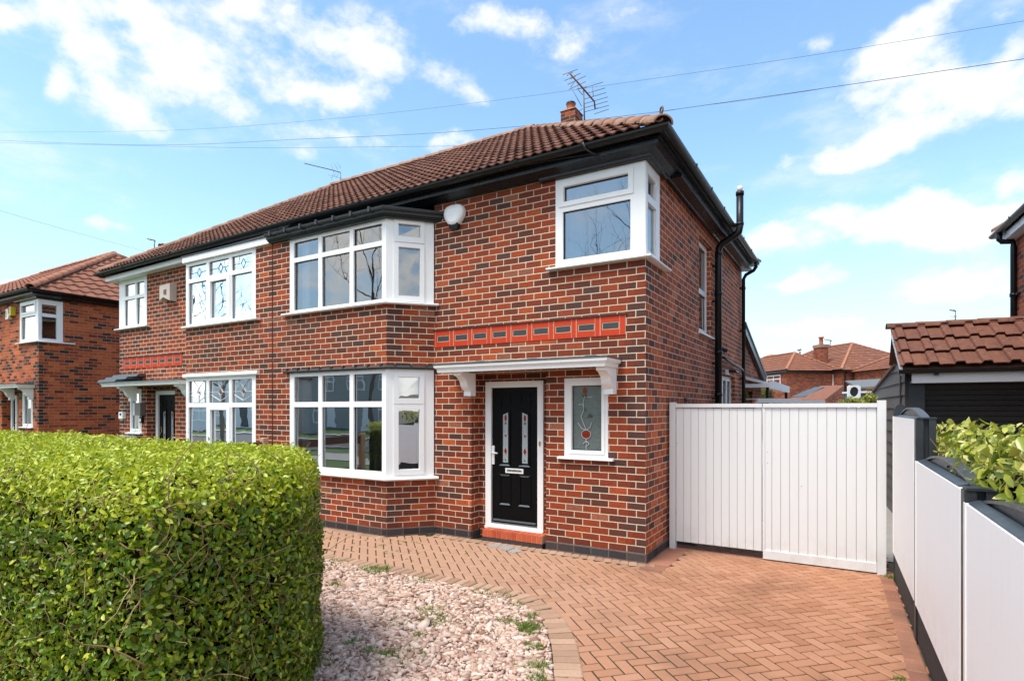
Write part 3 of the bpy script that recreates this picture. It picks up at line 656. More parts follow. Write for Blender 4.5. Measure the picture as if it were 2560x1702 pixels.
    for q_ in gp:
        sg.cur = 0; sg.prism(q_, P, dd-.006, dd-.002)
        u0_, u1_ = q_[0][0], q_[1][0]; um = (u0_+u1_)/2; top = 1.70
        sg.cur = 1; sg.prism(circle(um, 1.665, .02, .045, 8), P, dd-.009, dd-.006); sg.prism(circle(um, 1.215, .028, .055, 4), P, dd-.009, dd-.006); sg.prism(circle(um, 1.425, .014, .018, 6), P, dd-.009, dd-.006)
        sg.cur = 3; sg.prism([(um-.02, 1.58), (um+.02, 1.58), (um, 1.62)], P, dd-.009, dd-.006); sg.prism([(um-.014, 1.09), (um+.01, 1.075), (um, 1.11)], P, dd-.009, dd-.006)
        sg.cur = 2
        line_strip(sg, P, [(um-.028, 1.215), (um, 1.275), (um+.028, 1.215), (um, 1.155), (um-.028, 1.215)], .007, dd-.008)
        line_strip(sg, P, [(um-.025, 1.425), (um, 1.452), (um+.025, 1.425), (um, 1.398), (um-.025, 1.425)], .007, dd-.008)
        for zz in (1.59, 1.425, 1.30, 1.215, 1.10):
            line_strip(sg, P, [(u0_+.004, zz), (um-.022, zz)], .006, dd-.008); line_strip(sg, P, [(um+.022, zz), (u1_-.004, zz)], .006, dd-.008)
        line_strip(sg, P, [(um-.022, 1.59), (um-.022, 1.44)], .006, dd-.008); line_strip(sg, P, [(um+.022, 1.59), (um+.022, 1.44)], .006, dd-.008)
        line_strip(sg, P, [(um, 1.39), (um, 1.28)], .006, dd-.008); line_strip(sg, P, [(u0_, 1.045), (um, 1.15), (u1_, 1.045)], .006, dd-.008)
        for s0, s1 in zip(q_, q_[1:]+q_[:1]): line_strip(sg, P, [s0, s1], .008, dd-.007)
    sg.build('stained_glass', ['lite_glass', 'redglass', 'came', 'camedark'], door)
    hd = MB(); hx = -2.222+sft
    hd.bx(P, hx-.02, hx+.02, 1.025, 1.282, dd-.014, dd); hd.tube([P(hx, 1.19, dd-.01), P(hx, 1.19, dd-.055), P(hx+.10, 1.183, dd-.058)], .011, 8)
    hd.tube([P(hx, 1.075, dd-.014), P(hx, 1.075, dd-.02)], .011, 10)
    hd.build('handle', 'white', door)
    lb = MB(); lb.plate(P, -2.02+sft, -1.74+sft, .918, .983, [(-1.997+sft, -1.763+sft, .935, .966)], dd-.016, dd); lb.cur = 1; lb.bx(P, -1.995+sft, -1.765+sft, .936, .965, dd-.012, dd-.004)
    lb.build('letterbox', ['white', 'chrome'], door)
    if o.get('bell', True):
        bb = MB(); bb.bx(P, db-.056, db-.036, 1.31, 1.365, fd-.014, fd); bb.tube([P(db-.046, 1.345, fd-.014), P(db-.046, 1.345, fd-.02)], .006, 8); bb.build('bell_push', 'brass', fdo)
    # step
    st = MB(); st.bx(P, ra+.18, rb-.062, .0, .058, .0, .25); st.build('step_base', 'plinth', root)
    st = MB(); n = 12; ua, ub = ra+.182, rb-.063
    for i in range(n):
        q0, q1 = ua+(ub-ua)*i/n+.004, ua+(ub-ua)*(i+1)/n-.004
        st.hexa([P(q0, .06, -.006), P(q1, .06, -.006), P(q1, .06, .25), P(q0, .06, .25), P(q0, .155, -.006), P(q1, .155, -.006), P(q1, .165, .25), P(q0, .165, .25)])
    st.build('doorstep', 'step', root)
    st = MB(); st.bx(P, ua, ub, .058, .15, .0, .22); st.build('step_joint', 'grout', root)
    # ---- narrow window beside the door
    gw = (wa+.105, wb-.088, wz0+.082, wz1-.098)
    dwn = window(root, PF, wa+.004, wb-.004, wz0+.004, wz1-.004, [gw], .005, .07, 'obscure' if o.get('rose', True) else gl, [(wa+.05, wb-.045, wz0+.04, wz1-.045)], (wa-.065, wb+.078, .065, wz0+.006, .035), 'window')
    if o.get('rose', True):
        r = MB(); dr = .005+.07*.55-.006
        def pp(poly, c): r.cur = c; r.prism(poly, PF, dr-.004, dr)
        pp([(-.81, 2.0), (-.78, 1.975), (-.75, 2.0), (-.755, 2.03), (-.78, 2.055), (-.808, 2.03)], 0)
        pp([(-.83, 1.975), (-.79, 1.925), (-.745, 1.975), (-.775, 1.97), (-.79, 1.955)], 1); pp([(-.80, 1.83), (-.77, 1.80), (-.775, 1.76), (-.80, 1.79)], 1)
        for k in range(5): pp([(u_, z_) for u_, z_ in circle(-.76+(k-2)*.022, 1.477, .014, .05-.008*abs(k-2), 8)], 0)
        pp([(-.79, 1.37), (-.76, 1.40), (-.735, 1.37)], 3); pp([(-.745, 1.69), (-.68, 1.69), (-.69, 1.725), (-.715, 1.735)], 3)
        r.cur = 2
        for pl_ in ([(-.78, 1.95), (-.80, 1.87), (-.79, 1.78), (-.83, 1.70), (-.80, 1.62), (-.76, 1.53)], [(-.87, 1.62), (-.82, 1.55), (-.765, 1.53), (-.71, 1.56), (-.685, 1.63)],
                    [(-.76, 1.42), (-.76, 1.29)], [(-.80, 1.36), (-.76, 1.40), (-.72, 1.36), (-.76, 1.33)], [(-.86, 1.84), (-.81, 1.85), (-.79, 1.80)], [(-.74, 1.93), (-.68, 1.94)]):
            line_strip(r, PF, pl_, .009, dr-.003)
        for k in range(16):
            t0_, t1_ = 2*math.pi*k/16, 2*math.pi*(k+1)/16
            line_strip(r, PF, [(-.76+.062*math.cos(t0_), 1.477+.055*math.sin(t0_)), (-.76+.062*math.cos(t1_), 1.477+.055*math.sin(t1_))], .008, dr-.003)
        r.build('stained_glass', ['redglass', 'greenglass', 'came', 'camedark'], dwn)
    # ---- canopy over the door
    c0, c1, cy, cz, ct = o.get('canopy', (-2.76, -.30, .45, 2.275, 2.372))
    cn = MB(); path = [(x0+c0*m, 0), (x0+c0*m, -cy), (x0+c1*m, -cy), (x0+c1*m, 0)]
    if m < 0: path = path[::-1]
    e = .04
    sweep(cn, path, [(-.12, cz), (-.035, cz), (-.03, cz+.045), (-.012, cz+.05), (-.006, cz+.062), (.0, cz+.066), (.0, ct), (-.12, ct)])
    cn.bx(PF, c0+.05, c1-.05, cz+.03, ct-.012, -cy+.05, -.002)
    can = cn.build('canopy', 'whitepaint', root)
    sf = MB(); sf.bx(PF, c0-.012, c1+.012, ct+.002, ct+.016, -cy-.012, -.002)
    if o.get('canopy_slate'):
        s0, s1 = o['canopy_slate']
        for k in range(3):
            sf.hexa([PF(s0, ct+.02+.06*k, -cy-.02+.14*k), PF(s1+.16*(1-k), ct+.02+.06*k, -cy-.02+.14*k), PF(s1+.16*(1-k), ct+.02+.06*k, 0), PF(s0, ct+.02+.06*k, 0),
                     PF(s0+.02, ct+.075+.06*k, -cy+.03+.14*k), PF(s1+.16*(1-k), ct+.075+.06*k, -cy+.03+.14*k), PF(s1+.16*(1-k), ct+.085+.06*k, -.003), PF(s0+.02, ct+.085+.06*k, -.003)])
    else:
        for i in range(6): sf.bx(PF, c0+.3+i*.38, c0+.42+i*.38, ct+.012, ct+.022+.006*(i % 2), -cy-.004, -.01)
    sf.build('canopy_top', 'slate', can)
    for (k0, k1) in o.get('brackets', ((-2.50, -2.385), (-.47, -.353))):
        b = MB(); scroll_bracket(b, PF, k0, k1, cy-.10, cz, cz-.31); b.build('bracket', 'whitepaint', can)
    # ---- band of orange tiles above the door
    if o.get('band'):
        t0, t1, n = o['band']; zb, zt2 = 2.668, 2.905
        b = MB(); cell = (t1-t0-.06)/n; hl = []
        for i in range(n):
            q = t0+.06+cell*i; hl.append((q+.022, q+cell-.076, zb+.074, zb+.160))
        b.plate(PF, t0, t1, zb, zt2, hl, -.006, .02)
        bo = b.build('tile_band', 'tileband', root)
        j = MB()
        for h_ in hl:
            b = MB(); b.bx(PF, h_[0]+.008, h_[1]-.008, h_[2]+.008, h_[3]-.008, -.0045, .012); b.build('slot_brick', 'slot', bo); j.bx(PF, h_[0]+.0005, h_[1]-.0005, h_[2]+.0005, h_[3]-.0005, -.003, .018)
            for uu in (h_[0]-.03, h_[1]+.006, h_[1]+.076): j.bx(PF, uu, uu+.003, zb+.004, zt2-.004, -.0075, -.0062)
        j.build('joint', 'grout', bo)
        b = MB(); b.bx(PF, t0-.02, t1+.02, zt2+.001, zt2+.012, -.022, .0); b.build('flashing_strip', 'lead', bo)
    # ---- rooms behind the glass
    rm = MB()
    def room(pl, z0, z1, skip):
        c = [(x0+u*m, y) for u, y in pl]
        rm.cur = 0
        for i in range(skip, len(c)):
            p0, p1 = c[i], c[(i+1) % len(c)]
            rm.face([(*p0, z0), (*p1, z0), (*p1, z1), (*p0, z1)])
        rm.face([(*q, z1) for q in c]); rm.cur = 1; rm.face([(*q, z0) for q in c])
    bayp = [(-5.98, -.42), (-3.62, -.42), (-3.2, .10), (-2.72, .10), (-2.72, 3.8), (-5.98, 3.8)]
    room(bayp, .16, 2.62, 3); room([(-2.62, .32), (-.12, .32), (-.12, 3.8), (-2.62, 3.8)], .16, 2.62, 1)
    room(bayp, 2.75, 4.50, 3); room([(-2.62, .12), (-.06, .12), (-.06, 3.8), (-2.62, 3.8)], 2.75, 4.66, 2)
    # chimney breast and an inner door so the rooms are not bare
    rm.cur = 0; rm.box((x0-5.98*m, 1.2, .16), (x0-5.6*m, 2.6, 2.6))
    rm.cur = 2; rm.box((x0-4.0*m, 3.74, .16), (x0-3.2*m, 3.79, 2.15)); rm.box((x0-4.2*m, 3.76, 2.78), (x0-3.4*m, 3.79, 4.6)); rm.box((x0-5.6*m, 1.35, .16), (x0-5.54*m, 2.45, 1.3))
    rm.build('interior', ['roomwall', 'roomfloor', 'curtain'], root)
# ------------------------------------------------------------------ the pair of houses
def halfround(c, z, r, t=.006, n=8):
    o = [(c-r*math.cos(math.pi*i/n), z-r*math.sin(math.pi*i/n)) for i in range(n+1)]
    i_ = [(c-(r-t)*math.cos(math.pi*i/n), z-(r-t)*math.sin(math.pi*i/n)) for i in range(n, -1, -1)]
    return o+i_
def gutter(root, path, zf, mat='blackpvc', c=.315, z=4.862, r=.058, step=.9, name='gutter', clips=True):
    g = MB(); sweep(g, path, halfround(c, z, r), zf)
    if clips:
        for p0, p1 in zip(path[:-1], path[1:]):
            a, b = Vector(p0), Vector(p1); L = (b-a).length; d = (b-a).normalized()
            k = 1
            while k*step < L:
                q = a+d*(k*step); sweep(g, [tuple(q-d*.02), tuple(q+d*.02)], halfround(c, z+.012, r+.009, .01), zf); k += 1
    return g.build(name, mat, root)
def sag(p): return -0.0145*max(0.0, -6.03-p[0])
def hip_roof(root, x0, x1, y0, y1, ze, zr, ov=.30, mats=('rooftile', 'hiptile'), zf=None, detail=True, name='roof', back=True, run=None, **kw):
    """hipped roof over the plan rectangle; ridge along x"""
    a, b, c, d = x0-ov, x1+ov, y0-ov, y1+ov; ym = (c+d)/2; run = run or (d-c)/2
    zz = (lambda x, y: ze+(zf((x, y)) if zf else 0))
    A, B, Cc, D = (a, c, zz(a, c)), (b, c, zz(b, c)), (b-run, ym, zr), (a+run, ym, zr)
    B2, A2 = (b, d, zz(b, d)), (a, d, zz(a, d))
    mb = MB()
    lo_ = lambda q: (q[0], q[1], q[2]-.06)
    tile_slope(mb, A, B, Cc, D, **kw); tile_slope(mb, lo_(B), lo_(B2), Cc, Cc, **kw); tile_slope(mb, lo_(A2), lo_(A), D, D, **kw)
    if back: tile_slope(mb, B2, A2, D, Cc, **kw)
    mb.cur = 1; mb.face([tuple(Vector(q)-Vector((0, 0, .035))) for q in (A, B, B2, A2)])
    ro = mb.build(name, [mats[0], 'black'], root)
    h = MB(); up = Vector((0, 0, .035))
    for p, q in ((B, Cc), (A, D), (B2, Cc), (A2, D)): cap_tiles(h, Vector(p)+up+(Vector(q)-Vector(p)).normalized()*.03, Vector(q)+up, .115)
    cap_tiles(h, Vector(D)+up+Vector((0, 0, .01)), Vector(Cc)+up+Vector((0, 0, .01)), .12)
    h.build('ridge_tiles', mats[1], ro)
    return ro
HOUSE = thing('semi_detached_house', 'large red brick semi-detached house with angled bay windows, black door and brown tiled hipped roof', 'house', (0, 0, 0))
half(HOUSE, 0.0, 1, dict(band=(-3.13, -.243, 9)))
half(HOUSE, -12.06, -1, dict(corner_panes=[(-1.06, -.74, 3.62, 4.19), (-.67, -.24, 3.62, 4.19), (-1.06, -.74, 4.265, 4.53), (-.67, -.24, 4.265, 4.53)], glass_corner='glass', recess=(-2.24, -1.14, 2.255), sidewin=(-.93, -.44, 1.27, 2.222), door=(-2.10, -1.18, .145, 2.17), bayfascia='white', eave_mat='white', leads=True, rose=False, sash_mid=True,
     bay_flash=False, canopy=(-3.16, -.10, .45, 2.262, 2.335), brackets=((-2.96, -2.84), (-.75, -.63)), canopy_slate=(-.05, -.95), band=(-2.51, -.17, 8), sidewall=False, curtains=[(-5.5, -5.3), (-3.9, -3.66)], bell=False))
# straight joint between the two halves, and side/back walls
b = MB(); b.box((-6.037, -.518, .11), (-6.023, -.50, 4.5)); b.build('party_joint', 'boarddark', HOUSE)
b = MB(); b.plate(plane((0, 6.6, 0), (-1, 0, 0), (0, 1, 0)), 0, 12.06, 0, 4.72, [], 0, .1, edges=False); b.build('rear_wall', 'brick_side', HOUSE)
hip_roof(HOUSE, -12.06, 0, 0, 6.5, 4.885, 7.18, zf=sag)
# eaves: black on this half, white on the neighbour's
e = MB(); PTH = [(-6.03, 0), (0, 0), (0, 6.5)]
sweep(e, PTH, [(-.05, 4.70), (.055, 4.70), (.075, 4.708), (.16, 4.742), (.20, 4.75), (.205, 4.795), (-.05, 4.80)])
sweep(e, PTH, [(.0, 4.80), (.235, 4.80), (.235, 4.89), (0, 4.89)])
e.build('eaves_fascia', 'black', HOUSE)
e = MB(); sweep(e, [(0.0, .75), (0, 6.5)], [(.08, 4.695), (.215, 4.695), (.222, 4.70), (.222, 4.745), (.08, 4.745)]); e.build('soffit', 'black', HOUSE)
e = MB(); PTL = [(-12.06, 6.5), (-12.06, 0), (-6.03, 0)]
sweep(e, PTL, [(-.05, 4.72), (.20, 4.70), (.20, 4.80), (-.05, 4.80)], sag); e.build('white_fascia', 'white', HOUSE)
gutter(HOUSE, PTH, sag); gutter(HOUSE, PTL, sag)
# overflow bracket straps near the front corner
b = MB(); b.tube([(-.62, -.385, 4.87), (-.60, -.36, 4.80), (-.55, -.24, 4.78), (-.5, -.21, 4.77)], .012, 6); b.tube([(-.55, -.24, 4.78), (-1.1, -.26, 4.815), (-1.7, -.30, 4.82)], .006, 5)
b.build('gutter_strap', 'lead', HOUSE)
# hip iron: scrolled strap at the foot of the hip
b = MB(); q = [(.20, -.20, 4.93), (.24, -.24, 5.03)]+[(.24+.03*(1-math.cos(t))*.7, -.24-.03*(1-math.cos(t))*.7, 5.06+.035*math.sin(t)) for t in [i*.6 for i in range(10)]]
b.tube(q, .011, 6); b.build('hip_iron', 'rust', HOUSE)
# chimney on the rear slope
c = MB(); c.plate(plane((-3.63, 5.2, 0), (1, 0, 0), (0, -1, 0)), 0, .36, 5.2, 8.5, [], 0, .4, edges=False)
c.plate(plane((-3.27, 5.2, 0), (0, 1, 0), (1, 0, 0)), 0, .40, 5.2, 8.5, [], 0, .4, edges=False)
c.plate(plane((-3.63, 5.6, 0), (0, -1, 0), (-1, 0, 0)), 0, .40, 5.2, 8.5, [], 0, .4, edges=False)
c.plate(plane((-3.27, 5.6, 0), (-1, 0, 0), (0, 1, 0)), 0, .36, 5.2, 8.5, [], 0, .4, edges=False)
ch = c.build('chimney', 'brick_far', HOUSE)
c = MB(); c.hexa([(-3.65, 5.18, 8.5), (-3.25, 5.18, 8.5), (-3.25, 5.62, 8.5), (-3.65, 5.62, 8.5), (-3.58, 5.25, 8.56), (-3.32, 5.25, 8.56), (-3.32, 5.55, 8.56), (-3.58, 5.55, 8.56)]); c.build('flaunching', 'hiptile', ch)
c = MB(); c.lathe((-3.47, 5.4, 8.54), [(.105, 0), (.10, .05), (.095, .16), (.11, .17)], 14); c.cur = 1; c.lathe((-3.47, 5.4, 8.71), [(.112, 0), (.115, .02), (.10, .045), (.04, .055)], 14); c.build('chimney_pot', ['pot', 'black'], ch)
c = MB()
for z in (8.12, 8.20): c.box((-3.64, 5.19, z), (-3.26, 5.61, z+.02))
c.build('lashing', 'metal', ch)
# tall recessed window, kitchen door and fittings on the side wall
PS = plane((0, 0, 0), (0, 1, 0), (1, 0, 0))
window(HOUSE, PS, 2.65, 3.54, 2.99, 4.495, [(2.73, 3.47, 3.09, 3.66), (2.73, 3.47, 3.74, 4.42)], .075, .06, 'glass', sill=(2.60, 3.60, .05, 2.995, .035), name='tall_side_window')
window(HOUSE, PS, 4.455, 5.745, .1, 2.415, [(4.53, 4.83, .25, 2.33), (4.93, 5.23, .25, 2.33), (5.33, 5.67, .25, 2.33)], .07, .06, 'glass', name='side_door')
p = MB(); p.tube([(.085, 3.70, 0), (.085, 3.70, 4.45), (.095, 3.70, 4.53), (.15, 3.70, 4.60), (.34, 3.70, 4.70), (.415, 3.70, 4.755), (.43, 3.70, 4.84), (.43, 3.70, 5.40)], .057, 14)
for z in (.9, 2.03, 2.75, 3.75): p.tube([(.085, 3.70, z-.03), (.085, 3.70, z+.03)], .066, 14)
p.tube([(.43, 3.70, 5.36), (.43, 3.70, 5.42)], .066, 14); p.tube([(.43, 3.70, 4.86), (.43, 3.70, 4.90)], .064, 14); p.tube([(.09, 3.70, 4.40), (.09, 3.70, 4.44)], .065, 14)
for z in (1.95, 2.55, 2.95, 3.6, 4.2): p.box((-.0, 3.60, z), (.05, 3.64, z+.03)); p.box((0, 3.62, z+.005), (.06, 3.70, z+.025))
sp_ = p.build('soil_pipe', 'blackpvc', HOUSE)
p = MB(); p.lathe((.43, 3.70, 5.42), [(.045, 0), (.045, .085), (.036, .095)], 12); p.build('white_cap', 'white', sp_)
p = MB(); p.tube([(.33, 6.25, 4.83), (.33, 6.27, 4.72), (.28, 6.30, 4.66), (.12, 6.36, 4.60), (.07, 6.38, 4.52), (.07, 6.38, 0)], .036, 10)
for z in (4.3, 3.4, 2.4): p.tube([(.07, 6.38, z), (.07, 6.38, z+.05)], .045, 10); p.box((0, 6.3, z+.01), (.05, 6.38, z+.04))
p.build('downpipe', 'blackpvc', HOUSE)
p = MB(); p.tube([(.0, 4.25, 2.72), (.06, 4.28, 2.71), (.08, 4.5, 2.68), (.08, 6.1, 2.60), (.08, 6.25, 2.58), (.08, 6.33, 2.45), (.075, 6.36, 2.3)], .026, 8); p.build('waste_pipe', 'blackpvc', HOUSE)
p = MB(); p.box((.0, 4.78, 2.43), (.05, 4.88, 2.52)); p.cur = 1; p.hexa([(.03, 4.83, 2.47), (.20, 4.83, 2.475), (.20, 5.12, 2.475), (.03, 5.12, 2.47), (.03, 4.83, 2.52), (.17, 4.83, 2.51), (.17, 5.12, 2.51), (.03, 5.12, 2.52)]); p.build('wall_lamp', ['white', 'blackpvc'], HOUSE)
p = MB(); p.box((.0, 4.03, 2.80), (.06, 4.11, 2.88)); p.tube([(.06, 4.07, 2.83), (.16, 4.09, 2.81)], .035, 10); p.build('security_camera', 'blackpvc', HOUSE)
p = MB(); p.tube([(0, 1.76, 1.93), (.05, 1.76, 1.93), (.055, 1.76, 1.90)], .025, 8); p.build('overflow_pipe', 'metal', HOUSE)
# single storey back extension with black bargeboard and a white lean-to cover
x = MB(); x.plate(plane((-.03, 6.6, 0), (0, 1, 0), (1, 0, 0)), 0, 3.2, 0, 2.6, [(.4, 1.7, -1, 2.2)], 0, .1, edges=False)
x.face([(-.03, 6.6, 2.6), (-.03, 9.8, 2.6), (-.03, 7.0, 3.46), (-.03, 6.6, 3.5)], [(0, 2.6), (3.2, 2.6), (.4, 3.46), (0, 3.5)])
x.face([(-.03, 9.8, 0), (-4, 9.8, 0), (-4, 9.8, 2.6), (-.03, 9.8, 2.6)], [(0, 0), (4, 0), (4, 2.6), (0, 2.6)]); ext = x.build('rear_extension', 'brick_far', HOUSE)
x = MB(); x.hexa([(-.04, 6.7, 3.40), (.07, 6.7, 3.40), (.07, 9.95, 2.45), (-.04, 9.95, 2.45), (-.04, 6.7, 3.56), (.07, 6.7, 3.56), (.07, 9.95, 2.61), (-.04, 9.95, 2.61)]); x.build('bargeboard', 'black', ext)
x = MB(); x.hexa([(-4, 6.6, 3.60), (.09, 6.6, 3.60), (.09, 10.0, 2.60), (-4, 10.0, 2.60), (-4, 6.6, 3.65), (.09, 6.6, 3.65), (.09, 10.0, 2.66), (-4, 10.0, 2.66)]); x.build('roof', 'slate', ext)
x = MB(); x.hexa([(.0, 6.95, 2.44), (.52, 6.95, 2.29), (.52, 10.8, 2.29), (.0, 10.8, 2.44), (.0, 6.95, 2.50), (.52, 6.95, 2.35), (.52, 10.8, 2.35), (.0, 10.8, 2.50)])
x.box((.50, 6.93, 2.22), (.56, 10.82, 2.39)); x.box((.0, 6.92, 2.25), (.52, 6.96, 2.33)); x.build('lean_to_cover', 'poly', ext)
x = MB(); x.box((.46, 10.6, 0), (.52, 10.68, 2.3)); x.box((.42, 7.05, 0), (.48, 7.12, 2.28)); x.build('cover_post', 'blackpvc', ext)
# ------------------------------------------------------------------ things fixed to the fronts
def alarm_box(name, label, cx, cz, mats, scale=1.0, group=None):
    t = thing(name, label, 'alarm box', (cx, 0, cz), group)
    s = scale; out = [(-.115, .165), (.115, .165), (.168, .09), (.168, .0), (.075, -.125), (-.075, -.125), (-.168, .0), (-.168, .09)]
    b = MB(); P = plane((cx, 0, cz), (1, 0, 0), (0, -1, 0)); n = len(out)
    o2 = []
    for i in range(n):   # rounded outline
        p0, p1, p2 = Vector(out[i-1]), Vector(out[i]), Vector(out[(i+1) % n])
        for tt in (0, .25, .5, .75, 1):
            a_, b_ = p1+(p0-p1)*.42, p1+(p2-p1)*.42; o2.append((a_*(1-tt)**2+p1*2*tt*(1-tt)+b_*tt**2)*s)
    k = len(o2); b.smooth = True
    rings = [(1.0, -.002), (1.0, -.045), (.97, -.065), (.88, -.08), (.6, -.088)]
    vs = [P(q.x*f, q.y*f, d) for f, d in rings for q in o2]
    fs = [(r*k+i, r*k+(i+1) % k, (r+1)*k+(i+1) % k, (r+1)*k+i) for r in range(len(rings)-1) for i in range(k)]
    b.raw(vs, fs); b.face([P(q.x*.6, q.y*.6, -.088) for q in o2]); b.build('cover', mats[0], t)
    b = MB(); b.hexa([P(-.075*s, -.125*s, -.07), P(.075*s, -.125*s, -.07), P(.075*s, -.125*s, 0), P(-.075*s, -.125*s, 0), P(-.075*s, -.1*s, -.075), P(.075*s, -.1*s, -.075), P(.075*s, -.1*s, 0), P(-.075*s, -.1*s, 0)])
    b.hexa([P(-.055*s, -.175*s, -.055), P(.055*s, -.175*s, -.055), P(.055*s, -.175*s, 0), P(-.055*s, -.175*s, 0), P(-.08*s, -.122*s, -.07), P(.08*s, -.122*s, -.07), P(.08*s, -.122*s, 0), P(-.08*s, -.122*s, 0)])
    b.build('sounder', mats[1], t)
    return t
alarm_box('alarm_box', 'rounded white alarm box with a dark base beside the corner window of the black-door house', -2.72, 4.47, ('alarm', 'cap_black'))
t = thing('alarm_box', 'faded pale grey alarm box on the brickwork above the tile band of the neighbouring half', 'alarm box', (-9.95, 0, 4.0))
b = MB(); P = plane((-9.95, 0, 4.1), (1, 0, 0), (0, -1, 0))
b.prism([(-.19, .20), (.19, .22), (.19, -.13), (-.05, -.04), (-.19, -.10)], P, -.14, -.001); b.build('case', 'alarmold', t)
b = MB(); b.prism([(-.03, .10), (.07, .11), (.07, -.0), (-.03, .01)], P, -.146, -.141); b.build('badge', 'rust', t)
def small_box(name, label, cat, c, size, mat, extra=None):
    t = thing(name, label, cat, c); b = MB(); x, y, z = c; w, d, h = size
    b.bbox((x-w/2, y-d, z-h/2), (x+w/2, y-.001, z+h/2), .01); b.build('case', mat, t)
    b = MB()
    if extra: b.cur = 0; b.box(tuple(c[i]+extra[0][i] for i in range(3)), tuple(c[i]+extra[1][i] for i in range(3))); b.build('panel', extra[2], t)
    return t
small_box('electric_socket_box', 'small white outdoor box with dark keyhole low on the corner brickwork below the white canopy', 'wall box', (-11.87, 0, 1.64), (.17, .07, .15), 'white', ((-.03, -.076, .0), (.03, -.071, .05), 'blackpvc'))
small_box('post_box', 'tall silver post box with a white side beside the narrow window under the slate-topped canopy', 'post box', (-11.07, 0, 1.78), (.24, .11, .27), 'metal', ((-.155, -.112, -.135), (-.121, -.0, .135), 'white'))
small_box('video_doorbell', 'small dark doorbell with a white button below the silver post box', 'doorbell', (-11.07, 0, 1.55), (.10, .05, .13), 'blackpvc', ((-.03, -.056, -.04), (.02, -.051, .03), 'white'))
# ------------------------------------------------------------------ house further left
LH = thing('brick_house', 'weathered orange brick house with white corner window at the left edge behind the hedge', 'house', (-16.27, 0, 0))
X0 = -16.27
half(LH, X0, 1, dict(brick='brick_old', brick_side='brick_old', rose=False, glass_corner='glass_low', glass_up='glass_low', sidewall=False, canopy=(-2.6, -.19, .40, 2.335, 2.42), brackets=((-1.65, -1.53), (-.42, -.30)), recess=(-2.40, -1.25, 2.25), sidewin=(-1.02, -.35, 1.30, 2.25), door=(-2.30, -1.9, .145, 2.16), bell=False))
b = MB(); b.plate(plane((X0, 6.6, 0), (-1, 0, 0), (0, 1, 0)), 0, 12.06, 0, 4.72, [], 0, .1, edges=False); b.build('rear_wall', 'brick_old', LH)
hip_roof(LH, X0-12.06, X0, 0, 6.5, 4.88, 7.02, mats=('rooftile2', 'hiptile2'), name='roof', pitch=.30, amp=.035, course=.34, lift=.03)
e = MB(); PTH2 = [(X0-6.03, 0), (X0, 0), (X0, 6.5)]
sweep(e, PTH2, [(-.05, 4.70), (.055, 4.70), (.16, 4.74), (.20, 4.75), (.205, 4.80), (-.05, 4.80)]); sweep(e, PTH2, [(.0, 4.80), (.235, 4.80), (.235, 4.88), (0, 4.88)]); e.build('eaves_fascia', 'black', LH)
gutter(LH, PTH2, None)
c = MB(); cx, cy = -20.8, 5.5
for (O, a_, n_) in (((cx-.2, cy-.2, 0), (1, 0, 0), (0, -1, 0)), ((cx+.2, cy-.2, 0), (0, 1, 0), (1, 0, 0))): c.plate(plane(O, a_, n_), 0, .4, 5.4, 7.75, [], 0, .1, edges=False)
ch = c.build('chimney', 'brick_far', LH)
c = MB(); c.lathe((cx, cy, 7.72), [(.15, 0), (.135, .12), (.125, .28), (.145, .30)], 14); c.cur = 1; c.lathe((cx, cy, 8.02), [(.15, 0), (.155, .05), (.12, .1), (.02, .12)], 14); c.build('chimney_pot', ['pot', 'black'], ch)
t = thing('alarm_box', 'yellow and red alarm box under the black gutter of the left edge house', 'alarm box', (X0-1.55, 0, 4.46))
b = MB(); b.bbox((X0-1.66, -.10, 4.32), (X0-1.50, -.001, 4.60), .02); b.build('case', 'alarmred', t)
b = MB(); b.box((X0-1.52, -.115, 4.34), (X0-1.44, -.002, 4.58)); b.box((X0-1.62, -.112, 4.30), (X0-1.54, -.10, 4.40)); b.build('cover', 'redyellow', t)
t = thing('junction_box', 'small white junction box beside the yellow and red alarm box', 'wall box', (X0-1.78, 0, 4.40))
b = MB(); b.bbox((X0-1.88, -.09, 4.26), (X0-1.70, -.001, 4.55), .015); b.build('case', 'white', t); b = MB(); b.box((X0-1.85, -.096, 4.30), (X0-1.80, -.09, 4.5)); b.build('hatch', 'alarmold', t)
for i, (xx, zz) in enumerate(((-.18, 1.98), (-.17, 1.83), (-.165, 1.72))):
    pass
# ------------------------------------------------------------------ house at the right edge
RH = thing('brick_house', 'orange brick house with black gutter and white soffit at the right edge behind the garage', 'house', (4.45, 6.42, 0), rotz=R(3.3))
rx, ry = 4.45, 6.42
w = MB(); w.plate(plane((rx, ry, 0), (0, -1, 0), (-1, 0, 0)), 0, 7.2, 0, 4.75, [], 0, .1, edges=False); w.plate(plane((rx+7, ry, 0), (-1, 0, 0), (0, 1, 0)), 0, 7, 0, 4.75, [], 0, .1, edges=False)
w.plate(plane((rx, ry-7.2, 0), (1, 0, 0), (0, -1, 0)), 0, 7, 0, 4.75, [], 0, .1, edges=False); w.build('wall', 'brick_far', RH)
e = MB(); pr_ = [(rx+7, ry), (rx, ry), (rx, ry-7.2)][::-1]
sweep(e, [(rx, ry-7.2), (rx, ry), (rx+7, ry)][::-1], [(-.05, 4.68), (.17, 4.68), (.17, 4.80), (-.05, 4.80)])
e.build('white_soffit', 'white', RH)
gutter(RH, [(rx+7, ry), (rx, ry), (rx, ry-7.2)], None, c=.24, z=4.86)
hip_roof(RH, rx, rx+7, ry-7.2, ry, 4.88, 7.1, ov=.22, mats=('rooftile2', 'hiptile2'), pitch=.3, amp=.03)
